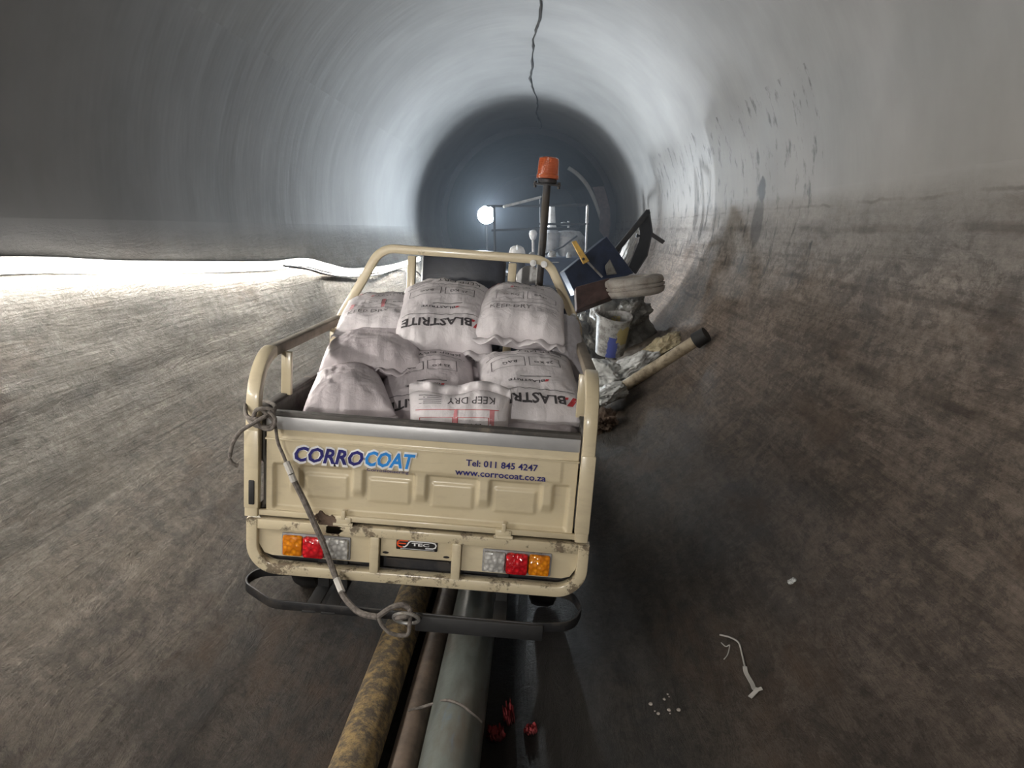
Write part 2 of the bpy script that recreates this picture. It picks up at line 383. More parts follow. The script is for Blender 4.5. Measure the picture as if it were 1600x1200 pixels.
def prism(bm, poly, y0, y1, mat=None):
    """polygon in x,z extruded along y"""
    A = [bm.verts.new((x, y0, z)) for x, z in poly]; B = [bm.verts.new((x, y1, z)) for x, z in poly]
    bm.faces.new(A); bm.faces.new(B[::-1])
    for i in range(len(poly)):
        j = (i+1) % len(poly); bm.faces.new((A[i], B[i], B[j], A[j]))
    if mat:
        for v in A+B: v.co = mat @ v.co
NB = bmesh.new

def text_verts(s, size=1.0, bold=0.0, shear=0.0, res=2):
    cu_ = bpy.data.curves.new('t', 'FONT'); cu_.body = s; cu_.size = size; cu_.offset = bold; cu_.shear = shear; cu_.resolution_u = res
    o = bpy.data.objects.new('t', cu_); C.objects.link(o)
    bpy.context.view_layer.update()
    me = bpy.data.meshes.new_from_object(o.evaluated_get(bpy.context.evaluated_depsgraph_get()))
    vs = [v.co.copy() for v in me.vertices]; fs = [tuple(p.vertices) for p in me.polygons]
    bpy.data.objects.remove(o); bpy.data.curves.remove(cu_); bpy.data.meshes.remove(me)
    return vs, fs
def text_fit(bm, s, x0, x1, z0, h, fn, bold=0.0, shear=0.0, sub=0, flip=False, flip_c=(0, 0)):
    """text set between x0 and x1, letter height h, base line z0, carried by fn(x, z) -> point"""
    vs, fs = text_verts(s, 1.0, bold, shear)
    if not vs: return
    a = min(v.x for v in vs); c_ = max(v.x for v in vs)
    caps = .70
    tb = NB(); L = [tb.verts.new((v.x, v.y, 0)) for v in vs]
    for f in fs:
        try: tb.faces.new([L[i] for i in f])
        except ValueError: pass
    if sub:
        bmesh.ops.triangulate(tb, faces=tb.faces)
        for _ in range(sub):
            lim = .12
            es = [e for e in tb.edges if e.calc_length() > lim]
            if es: bmesh.ops.subdivide_edges(tb, edges=es, cuts=1)
            bmesh.ops.triangulate(tb, faces=tb.faces)
    tb.verts.index_update(); mp = {}
    for v in tb.verts:
        x = x0+(v.co.x-a)/(c_-a)*(x1-x0); z = z0+v.co.y/caps*h
        if flip: x, z = -x, -z
        mp[v.index] = bm.verts.new(fn(x, z))
    for f in tb.faces:
        try: bm.faces.new([mp[v.index] for v in f.verts])
        except ValueError: pass
    tb.free()
def rect_fit(bm, x0, x1, z0, z1, fn, flip=False, step=.02, skew=0.0):
    nx = max(1, int(abs(x1-x0)/step)); nz = max(1, int(abs(z1-z0)/step)); G = []
    for j in range(nz+1):
        row = []
        for i in range(nx+1):
            z = z0+(z1-z0)*j/nz; x = x0+(x1-x0)*i/nx+skew*(z-z0)
            if flip: x, z = -x, -z
            row.append(bm.verts.new(fn(x, z)))
        G.append(row)
    for j in range(nz):
        for i in range(nx): bm.faces.new((G[j][i], G[j][i+1], G[j+1][i+1], G[j+1][i]))

# ------------------------------------------------------------------ the bore
def sstep(a, b_, x):
    t = max(0, min(1, (x-a)/(b_-a))); return t*t*(3-2*t)
def bore(th, y):
    """lining point; th from the invert, + to the right. Silt gives it its lumps."""
    dg = math.degrees(th)
    r = TR
    lowm = 1-sstep(62, 77, -dg) if dg < 0 else 1-sstep(70, 90, dg)
    if lowm > 0 and y > .5:
        a = th*TR
        ruts = noise.noise(Vector((a*6+y*.15, y*.5, 3.1)))*.013+noise.noise(Vector((a*15+y*.3, y*2.4, 9.0)))*.008
        lumps = noise.noise(Vector((a*2.2, y*1.3, 5)))*.018+noise.noise(Vector((a*9, y*7, 1)))*.005
        r -= (ruts*.8+lumps*.6+.004)*lowm*(1 if abs(dg) > 14 else .35)
    r -= .006*math.sin(y*2.1+.6*math.sin(th*2))*(1-lowm)+.01*noise.noise(Vector((math.cos(th)*1.5, math.sin(th)*1.5, y*.7)))*(1-lowm)
    x = TX+r*math.sin(th); z = TZ-r*math.cos(th)
    # silt bank right of the gutter
    if -.12 < x < .45 and z < .3:
        e = .085*sstep(-.09, -.02, x)*sstep(2.2, 2.8, y)
        e = max(e, .085*sstep(.02, .2, x)*sstep(1.2, 2.0, y))
        z = max(z, e+.006*noise.noise(Vector((x*6, y*4, 2))))
    return Vector((x, y, z))
ys = []
y = -7.0
while y < 31:
    ys.append(y); y += .6 if y < 1 else (.05 if y < 9 else (.1 if y < 14 else .6))
LIN = 17.0
def section(name, d0, d1, y0=None, y1=None, step=1.25):
    bm = NB(); uvl = bm.loops.layers.uv.new('UVMap')
    k = int(round((d1-d0)/step)); G = []; yy = ys
    for yv in yy:
        G.append([bm.verts.new(bore(math.radians(d0+(d1-d0)*i/k), yv)) for i in range(k+1)])
    for j in range(len(yy)-1):
        for i in range(k):
            f = bm.faces.new((G[j][i], G[j+1][i], G[j+1][i+1], G[j][i+1]))
            for l, (ii, jj) in zip(f.loops, ((i, j), (i, j+1), (i+1, j+1), (i+1, j))):
                l[uvl].uv = (TR*math.radians(d0+(d1-d0)*ii/k), yy[jj])
    o = finish(name, bm, 'tunnel', angle=180)
    return o
tag(section('floor', -50, 50), 'muddy silted invert of the round tunnel', kind='structure')
tag(section('wall_left', -120, -50), 'left side of the round concrete bore, silt below and bare grey above', kind='structure')
tag(section('wall_right', 50, 120), 'right side of the round concrete bore with brown silt and black stains', kind='structure')
tag(section('ceiling', 120, 240), 'grey concrete crown of the round bore', kind='structure')
# darker steel lined stretch far back, with its end
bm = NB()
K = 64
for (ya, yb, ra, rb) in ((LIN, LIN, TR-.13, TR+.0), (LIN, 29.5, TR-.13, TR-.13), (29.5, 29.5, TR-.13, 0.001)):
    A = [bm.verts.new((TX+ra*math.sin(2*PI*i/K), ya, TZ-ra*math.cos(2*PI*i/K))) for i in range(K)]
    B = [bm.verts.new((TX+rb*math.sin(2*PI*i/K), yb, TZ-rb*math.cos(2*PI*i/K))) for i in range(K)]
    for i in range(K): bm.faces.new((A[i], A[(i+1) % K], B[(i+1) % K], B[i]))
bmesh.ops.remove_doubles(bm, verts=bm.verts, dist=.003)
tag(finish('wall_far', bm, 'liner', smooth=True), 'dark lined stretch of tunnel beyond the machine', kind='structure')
# near end of the bore, behind the camera
bm = NB(); vs = [bm.verts.new((TX+(TR+.05)*math.sin(2*PI*i/K), -6.9, TZ-(TR+.05)*math.cos(2*PI*i/K))) for i in range(K)]; bm.faces.new(vs)
tag(finish('wall_near', bm, 'liner', smooth=False), kind='structure')
# crack along the crown
def crown(u, v, inset=.012): return on_wall(u, v, inset)
cpx = [(846,-40),(845,0),(843,30),(836,52),(831,72),(833,95),(829,118),(830,135),(838,150),(840,165),(838,178),(846,192),(845,204),(852,216),(849,234)]
for nm, dx in (('trim_1', 0), ):
    bm = NB(); pts = [crown(u+dx, v) for u, v in cpx]
    dense = []
    for a, b_ in zip(pts, pts[1:]):
        for k in range(4): 
            p = a.lerp(b_, k/4); p.x += noise.noise(p*5)*.03; dense.append(p)
    dense.append(pts[-1])
    sweep(bm, dense, circ(.012, 6), Vector((0,0,1)), scale=[.6+.8*abs(noise.noise(p*3))*2 for p in dense])
    tag(finish(nm, bm, 'crack'), 'jagged dark crack running along the tunnel crown', kind='structure')

# ------------------------------------------------------------------ lights of the place
strip = empty('light_strip', (-2.0, 0, 1.5))
tag(strip, 'bright white light strip running along the left tunnel wall, sagging towards the far end', 'light strip')
spx = [(-2600,560),(-1100,480),(-500,455),(-200,420),(0,414),(210,417),(420,415),(475,409),(510,417),(545,424),(590,421),(622,415),(655,404)]
pts = []
for i, (u, v) in enumerate(spx):
    if u < -150: continue
    ins = .042 if u < 440 else (.04 if u == 475 else .085)
    pts.append(on_wall(u, v, ins))
p0 = pts[0]
pts = [Vector((-2.035, -.8, 1.61)), Vector((-2.035, 1, 1.58))]+pts
pts = smooth_path(pts, 8)
inv = Matrix.Translation((-2.0, 0, 1.5)).inverted()
pl = [inv @ p for p in pts]
bm = NB(); sweep(bm, pl, [(-.016,-.030),(.016,-.030),(.016,.018),(-.016,.018)], Vector((0,0,1)))
finish('light_tube', bm, 'led', strip, smooth=False)
bm = NB(); sweep(bm, [p+Vector((0,0,.025)) for p in pl], [(-.016,-.004),(.019,-.004),(.019,.004),(-.016,.004)], Vector((0,0,1)))
hc = finish('glow_lid', bm, 'led_lid', strip, smooth=False)  # added lid, glows dimly to light the wall above the strip
bm = NB(); sweep(bm, [p+Vector((0,0,-.002)) for p in pl], [(-.031,-.034),(-.0165,-.034),(-.0165,.034),(-.031,.034)], Vector((0,0,1)))
finish('light_baffle', bm, 'steel', strip, smooth=False)  # added opaque strip, blocks the tube's light towards the wall
# feed cable below the strip
a = [on_wall(u, v, .05) for u, v in [(440,415),(480,420),(510,428),(545,432),(590,429),(630,418),(652,425),(662,440)]]
bm = NB(); tube(bm, smooth_path(a, 5), .012, 6)
tag(finish('power_cable', bm, 'steel_dark'), 'thin cable sagging just under the far end of the light strip', 'cable')
# ------------------------------------------------------------------ the cargo tricycle, local frame: x across, y forward from the tail, z up
ROLL = math.radians(4.1)
VO = Vector((-.477, 2.7, .07))
trike = empty('cargo_tricycle', VO, (0, ROLL, 0))
tag(trike, 'beige cargo tricycle loaded with white sacks, seen from its tailgate', 'cargo tricycle')
VM = Matrix.Translation(VO) @ Matrix.Rotation(ROLL, 4, 'Y')
VI = VM.inverted()
def vl(u, v, Y):            # a photo direction at depth Y in the vehicle frame
    return VI @ at(u, v, Y)

# tailgate: pressed sheet with a recessed lower field and upright ribs
def gate_depth(x, z):
    d = 0
    inx = sstep(.553, .543, abs(x)); inz = sstep(.552, .562, z)*sstep(.738, .722, z)
    rec = inx*inz
    d = .022*rec
    for k in (-.47, -.235, 0, .235, .47):
        w = abs(x-k)
        rib = sstep(.028, .016, w)*sstep(.61, .66, z)
        d -= .020*rec*rib
    # shallow pillow pressed between ribs
    for k in (-.352, -.118, .118, .352):
        px_ = sstep(.085, .07, abs(x-k)); pz_ = sstep(.60, .615, z)*sstep(.705, .69, z)
        d -= .006*px_*pz_
    d += .003*sstep(.832, .836, z)*sstep(.858, .854, z)*0
    d -= .004*sstep(.838, .834, z)*sstep(.742, .746, z)*sstep(.52, .515, abs(x))
    return d
bm = NB(); nx, nz = 240, 90; G = []
for j in range(nz+1):
    z = .528+(.925-.528)*j/nz
    G.append([bm.verts.new((-.575+1.15*i/nx, gate_depth(-.575+1.15*i/nx, z), z)) for i in range(nx+1)])
for j in range(nz):
    for i in range(nx): bm.faces.new((G[j][i], G[j][i+1], G[j+1][i+1], G[j+1][i]))
gate = finish('tailgate', bm, 'paint', trike, angle=60)
sol = gate.modifiers.new('s', 'SOLIDIFY'); sol.thickness = .012; sol.offset = -1
bm = NB(); box(bm, -.575, .575, -.008, .03, .866, .915, .003)
finish('top_trim', bm, 'trim', gate)['label'] = 'grey aluminium strip along the tailgate top'
bm = NB(); box(bm, -.575, .575, -.0085, .034, .9155, .932, .003)
finish('edge_seal', bm, 'seal', gate)
bm = NB(); box(bm, -.578, .578, -.010, .002, .826, .832, .001); box(bm, -.60, .60, -.012, .006, .530, .552, .003)
finish('fold_line', bm, 'paint', gate)
def flat(y): return lambda x, z: Vector((x, y, z))
# lettering
def letters(name, parts, y, mat, parent, **k):
    bm = NB()
    for (s, x0, x1, z0, h) in parts: text_fit(bm, s, x0, x1, z0, h, flat(y), **k)
    return finish(name, bm, mat, parent, smooth=False)
yl = -.0075
letters('lettering_outline', [('CORRO', -.476, -.208, .748, .062), ('COAT', -.212, -.016, .751, .062)], yl, 'white_letter', gate, bold=.075, shear=.25)
letters('lettering', [('CORRO', -.469, -.213, .753, .054)], yl-.002, 'navy_letter', gate, bold=.03, shear=.25)
letters('lettering', [('COAT', -.207, -.022, .756, .054)], yl-.002, 'blue_letter', gate, bold=.03, shear=.25)
letters('lettering', [('Corrosioneering', -.20, -.045, .7345, .0105)], yl, 'navy_letter', gate, bold=.01)
letters('lettering', [('Tel: 011 845 4247', .164, .428, .784, .024)], yl, 'navy_letter', gate, bold=.018)
letters('lettering', [('www.corrocoat.co.za', .126, .460, .747, .024)], yl, 'navy_letter', gate, bold=.018)
for x in (-.28, .32):
    bm = NB(); box(bm, x-.03, x+.03, -.018, .004, .508, .548, .004); box(bm, x-.008, x+.008, -.020, .0, .540, .575, .003); cyl(bm, (x-.036, -.014, .520), (x+.036, -.014, .520), .008)
    finish('hinge', bm, 'paint_dirty', trike)
bm = NB()
pr = random.Random(3)
for k in range(3):
    cx, cz, rr = [(-.335, .527, .036), (-.31, .497, .028), (-.365, .546, .022)][k]
    ring = [(cx+rr*(1+.35*pr.uniform(-1, 1))*math.cos(t*PI/9), cz+rr*.75*(1+.35*pr.uniform(-1, 1))*math.sin(t*PI/9)) for t in range(18)]
    prism(bm, ring, -.019-.001*k, -.012)
finish('mud_splash', bm, 'rag', trike, smooth=False)['label'] = 'dark mud clot over the left hinge'

# rear frame: rounded U under the gate
UP_Y = Vector((0, 1, 0))
bm = NB()
fp = fillet([(-.622, .0, .516), (-.622, .0, .322), (.622, .0, .322), (.622, .0, .516)], .125, 10)
sweep(bm, fp, rrect(.042, .05, .006), UP_Y)
finish('rear_hoop', bm, 'paint_dirty', trike)
bm = NB(); box(bm, -.64, .64, -.02, .03, .478, .517, .005)
finish('cross_bar', bm, 'paint_dirty', trike)
for x in (-.158, .15):
    bm = NB(); box(bm, x-.017, x+.017, -.024, .02, .335, .482, .004); finish('frame_post', bm, 'paint', trike)
for x0, x1 in ((-.605, -.172), (.165, .605)):
    bm = NB()
    s = -1 if x0 < 0 else 1
    outer = .605; poly = [(x0, .482), (x1, .482), (x1, .366 if s < 0 else .40), (x0, .40 if s < 0 else .366)]
    if s < 0: poly = [(-.605, .482), (-.172, .482), (-.172, .369), (-.55, .369), (-.58, .378), (-.605, .42)]
    else: poly = [(.165, .482), (.605, .482), (.605, .42), (.58, .378), (.55, .369), (.165, .369)]
    prism(bm, poly, .0, .012); finish('lamp_panel', bm, 'paint', trike, smooth=False)
bm = NB(); box(bm, -.138, .132, -.004, .01, .403, .482, .003); pp = finish('plate_panel', bm, 'paint', trike)
for x in (-.118, .112):
    bm = NB(); prism(bm, [(x+.012*math.cos(t*PI/8), .418+.0045*math.sin(t*PI/8)) for t in range(16)], -.0052, -.003)
    finish('bolt_slot', bm, 'badge', pp, smooth=False)
bm = NB(); box(bm, -.079, .077, -.010, -.003, .437, .480, .004); bd = finish('badge', bm, 'badge', pp)
bm = NB()
def P2(pts, w, y=-.0112):
    path = [Vector((x, y, z)) for x, z in pts]; sweep(bm, path, [(-w/2, -.0006), (w/2, -.0006), (w/2, .0006), (-w/2, .0006)], Vector((0, 1, 0)))
P2([(-.034, .474), (-.062, .474), (-.071, .470), (-.074, .463), (-.071, .452), (-.060, .449), (-.052, .449)], .0055); P2([(-.071, .4625), (-.042, .4625)], .0045)
finish('badge_letter', bm, 'orange_letter', bd, smooth=False)
bm = NB()
P2([(-.055, .449), (-.045, .450), (-.037, .457), (-.031, .468), (-.024, .4735), (.055, .4735), (.067, .471), (.072, .463), (.069, .454), (.060, .450), (.032, .449)], .0048)
P2([(-.062, .4425), (.066, .4425)], .0018)
text_fit(bm, 'TEC', -.020, .046, .456, .011, flat(-.0112), bold=.03)
finish('badge_letter', bm, 'white_letter', bd, smooth=False)
# dark backing sheet behind the slots
bm = NB(); box(bm, -.60, .60, .05, .062, .33, .50); box(bm, -.12, .12, .03, .05, .375, .383)
finish('under_panel', bm, 'steel_dark', trike)

# tail lamps
for x0, x1, order in ((-.508, -.256, ('amber', 'red', 'clear')), (.253, .503, ('clear', 'red', 'amber'))):
    e = empty('tail_lamp', (0, 0, 0)); e.parent = trike
    bm = NB(); box(bm, x0-.005, x1+.005, -.008, .004, .373, .466, .006); finish('lamp_rim', bm, 'grey_drum', e)
    ws = [0, .31, .64, 1] if order[0] == 'amber' else [0, .33, .67, 1]
    for k in range(3):
        a, c2 = x0+(x1-x0)*ws[k], x0+(x1-x0)*ws[k+1]
        bm = NB(); box(bm, a+.0012, c2-.0012, -.030 if order[k] == 'red' else -.024, 0, .379, .460, .009)
        finish(order[k]+'_lens', bm, order[k], e)

# side posts that curve forward into the top rails, side panels, stakes
for s in (-1, 1):
    bm = NB(); px0 = .620 if s < 0 else .604; pw = .050
    path = fillet([(s*(px0+.006), .0, .527), (s*px0, .0, 1.122), (s*px0, .99+.25, 1.122)], .17, 12)
    cut = next(i for i, p in enumerate(path) if p.y > .15)
    sweep(bm, path[:cut+1], rrect(.046, pw, .008), Vector((s*1.0, 0, 0)))
    finish('side_post', bm, 'paint', trike)
    bm = NB(); sweep(bm, [path[cut]-Vector((0, .012, 0)), path[-1]], rrect(.040, .044, .006), Vector((s*1.0, 0, 0)))
    finish('side_rail', bm, 'rail_dusty', trike)['label'] = 'top rail dulled by brown grey dust'
    bm = NB(); box(bm, s*(px0+.004)-.027, s*(px0+.004)+.027, -.026, .0, .56, .86, .004); finish('post_sleeve', bm, 'paint', trike)
    if s < 0:
        bm = NB(); box(bm, -.632, -.610, -.031, -.02, .575, .67, .004); finish('latch_slot', bm, 'black', trike)
    bm = NB()
    nx = 60; G = []
    for j in range(7):
        z = [.50, .56, .575, .73, .745, .90, .93][j]; d = [0, 0, .015, .015, 0, 0, 0][j]
        G.append([bm.verts.new((s*(.598-d), .02+1.22*i/nx, z)) for i in range(nx+1)])
    for j in range(6):
        for i in range(nx): bm.faces.new((G[j][i], G[j][i+1], G[j+1][i+1], G[j+1][i]))
    sp = finish('side_panel', bm, 'panel_dusty_shaded', trike)
    so = sp.modifiers.new('s', 'SOLIDIFY'); so.thickness = .02; so.offset = 0
    bm = NB(); box(bm, s*.598-.018, s*.598+.018, .03, 1.24, .928, .942, .003); finish('panel_cap', bm, 'seal', sp)
    for yy in (.26, .98):
        bm = NB(); box(bm, s*.586-.020, s*.586+.020, yy-.012, yy+.012, .935, 1.108, .003); finish('stake', bm, 'paint', trike)
bm = NB(); box(bm, -.59, .59, .03, 1.24, .485, .505, .003); finish('bed_floor', bm, 'steel_dark', trike)
bm = NB(); box(bm, -.60, .60, 1.235, 1.25, .50, .95, .003); finish('front_panel', bm, 'panel_dusty_shaded', trike)
# headboard hoop
bm = NB()
path = fillet([(-.628, 1.245, .95), (-.628, 1.245, 1.12), (-.425, 1.245, 1.50), (.425, 1.245, 1.50), (.605, 1.245, 1.17), (.618, 1.245, .95)], .12, 9)
sweep(bm, path, rrect(.045, .038, .008), Vector((0, 1, 0)))
hoop = finish('headboard_hoop', bm, 'paint', trike)
for (u, v) in ((833, 411), (850, 413), (896, 495)):
    p = vl(u, v, 3.915); bm = NB(); cyl(bm, (p.x, 1.208, p.z), (p.x, 1.224, p.z), .0165, n_=20); cyl(bm, (p.x, 1.2, p.z), (p.x, 1.209, p.z), .006, n_=8)
    finish('fastener', bm, 'white', hoop)
# cab behind the hoop: posts, seat back, tank, handlebar, mirror
for x in (-.31, .24):
    bm = NB(); box(bm, x-.022, x+.022, 1.50, 1.545, .95, 1.46, .006); finish('cab_post', bm, 'paint', trike)
bm = NB(); box(bm, -.31, .24, 1.51, 1.535, 1.10, 1.14, .004); finish('cab_bar', bm, 'paint', trike)
bm = NB(); box(bm, -.27, .20, 1.58, 1.68, .95, 1.49, .04); box(bm, -.34, .30, 1.60, 2.05, .88, .98, .04); finish('seat', bm, 'seat', trike)
bm = NB(); box(bm, -.22, .18, 1.28, 2.95, .30, .46, .03); box(bm, -.16, .16, 2.0, 2.5, .46, .86, .08); finish('body_shell', bm, 'navy', trike)
bm = NB(); tube(bm, smooth_path([(-.38, 2.25, 1.22), (-.25, 2.38, 1.28), (0, 2.5, 1.20), (.25, 2.38, 1.28), (.38, 2.25, 1.22)], 6), .014); cyl(bm, (0, 2.5, 1.2), (0, 2.95, .5), .03); finish('handlebar', bm, 'steel_dark', trike)
bm = NB()
mp = vl(827, 436, 4.75)
lathe(bm, [(0, -.02), (.03, -.02), (.075, -.005), (.082, 0), (.080, .006), (0, .012)], 28, Matrix.Translation(mp) @ Matrix.Rotation(PI/2, 4, 'X'))
mir = finish('mirror', bm, 'steel', trike)
bm = NB(); cyl(bm, mp+Vector((0, .03, -.05)), (.3, 2.38, 1.26), .008, n_=8); finish('mirror_arm', bm, 'steel_dark', mir)
bm = NB(); box(bm, .30, .56, 1.5, 1.95, .95, 1.33, .05); finish('battery_box', bm, 'navy', trike)
# wheels
def wheel(x, y_, R_, W_, nm='wheel'):
    e = empty(nm, (x, y_, .06+R_)); e.parent = trike
    Mx = Matrix.Rotation(PI/2, 4, 'Y')
    bm = NB(); lathe(bm, [(R_*.62, -W_/2), (R_*.85, -W_*.52), (R_*.96, -W_*.42), (R_, -W_*.2), (R_, W_*.2), (R_*.96, W_*.42), (R_*.85, W_*.52), (R_*.62, W_/2)], 40, Mx); finish('tyre', bm, 'black', e)
    bm = NB(); lathe(bm, [(0, -.03), (.04, -.045), (.05, -.02), (R_*.5, -.01), (R_*.63, -W_*.48), (R_*.63, W_*.48), (R_*.5, .01), (.05, .02), (0, .03)], 32, Mx); finish('rim', bm, 'steel_dark', e)
wheel(-.50, .42, .24, .11); wheel(.50, .42, .24, .11); wheel(0, 2.75, .24, .10)
bm = NB(); cyl(bm, (-.48, .42, .30), (.48, .42, .30), .035); cyl(bm, (-.09, .42, .30), (.09, .42, .30), .095)
box(bm, -.33, -.27, .05, 1.3, .40, .47); box(bm, .27, .33, .05, 1.3, .40, .47)
finish('rear_axle', bm, 'steel_dark', trike)
# bumper: flat bar bent into a loop
bm = NB()
zb = .268
path = fillet([(-.50, .05, zb+.03), (-.62, .035, zb+.025), (-.645, -.05, zb+.012), (-.50, -.155, zb), (.46, -.17, zb), (.60, -.15, zb+.005), (.632, -.05, zb+.02), (.60, .05, zb+.03), (.5, .06, zb+.03)], .09, 7)
path2 = [p+Vector((0, 0, -.016)) for p in path]
sweep(bm, path2, rrect(.008, .036, .003), Vector((0, 0, 1)))
bumper = finish('bumper', bm, 'bumper_steel', trike)
bm = NB(); box(bm, .03, .49, -.183, -.160, zb-.062, zb-.002, .005); finish('bumper_plate', bm, 'black', bumper)
for x in (-.36, -.29, .33):
    bm = NB(); box(bm, x-.025, x+.025, -.165, .10, zb-.035, zb-.027, .002); box(bm, x-.022, x+.022, .03, .05, zb-.03, .40, .002); finish('bumper_bracket', bm, 'black', bumper)
bm = NB(); sweep(bm, [Vector((.0+.045*math.cos(t*PI/10), -.20-.02*math.sin(t*PI/10), zb-.005+.03*math.sin(t*PI/10))) for t in range(20)], circ(.007, 8), Vector((0,1,0)), closed=True)
finish('tow_eye', bm, 'steel', bumper)
# beacon on its mast
base = vl(846, 400, 4.35); top = vl(849, 282, 4.35)
bm = NB(); cyl(bm, (base.x, base.y, .9), (base.x+.0, base.y, top.z-.01), .021, n_=14)
mast = finish('beacon_mast', bm, 'steel_dark', trike)
bx_, by_, bz_ = base.x, base.y, top.z
bm = NB(); lathe(bm, [(0, 0), (.045, 0), (.052, .008), (.052, .024), (.04, .03), (0, .03)], 24, Matrix.Translation((bx_, by_, bz_-.018)))
box(bm, bx_-.075, bx_+.075, by_-.02, by_+.02, bz_-.026, bz_-.016, .003)
for dx in (-.065, .065): cyl(bm, (bx_+dx, by_, bz_-.04), (bx_+dx, by_, bz_-.005), .008, n_=8)
be = finish('beacon_base', bm, 'steel_dark', trike)
bm = NB(); lathe(bm, [(.056, .010), (.062, .012), (.062, .030), (.058, .034), (.056, .10), (.052, .118), (.044, .124), (0, .127)], 32, Matrix.Translation((bx_, by_, bz_)))
finish('beacon_lens', bm, 'beacon', be)
bm = NB(); cyl(bm, (bx_, by_, bz_+.012), (bx_, by_, bz_+.05), .015); box(bm, bx_-.02, bx_+.02, by_+.0, by_+.01, bz_+.05, bz_+.085, .004)
finish('reflector', bm, 'steel', be)

# ------------------------------------------------------------------ sacks
class Sack:
    def __init__(s, W, L, H, bend=0.0, seed=0, sag=.55, taper=0.0, pleat=1.0):
        s.W, s.L, s.H, s.bend, s.seed, s.sag, s.taper, s.pleat = W, L, H, bend, seed, sag, taper, pleat
    def S(s, u, v, side, off=0.0):
        au, av = min(abs(u), 1), min(abs(v), 1)
        endw = 1-.10*(1-av**6)*0-.07*sstep(.0, 1, 1-av)*0
        w = s.W/2*(1+.05*av**3)*(1-s.taper*(v+1)/2)*(1-.05*(1-av*av)*0)
        x = w*u*(1-.035*(1-au)*0); yv = s.L/2*v*(1-.05*(au**4))
        t = s.H/2*(max(0, 1-au**3.2))**.55*(max(0, 1-av**5))**.5
        sd = s.seed*3.7
        n1 = noise.noise(Vector((u*1.6+sd, v*1.6, side)))*.16+noise.noise(Vector((u*4+sd, v*4, side*2)))*.06
        t *= 1+n1
        # pleats gathered towards the sewn ends
        ple = s.pleat*.006*(av**3)*(1-av**14)*math.sin(u*16+sd+3*noise.noise(Vector((u*3, v*2, sd))))
        cr_ = .0045*abs(noise.noise(Vector((u*5+sd, v*7+sd, side*4))))*2*(1-av**8)
        z = t*(1 if side > 0 else -s.sag)
        if side > 0: z += ple-cr_+off
        else: z -= off
        hem = .012*math.sin(u*7+sd)*av**8+.006*math.sin(u*19+sd)*av**10
        z += hem
        yv += .010*math.sin(u*5+sd)*(1 if v > 0 else -1)*av**10
        z -= s.bend*v*v
        return Vector((x, yv, z))
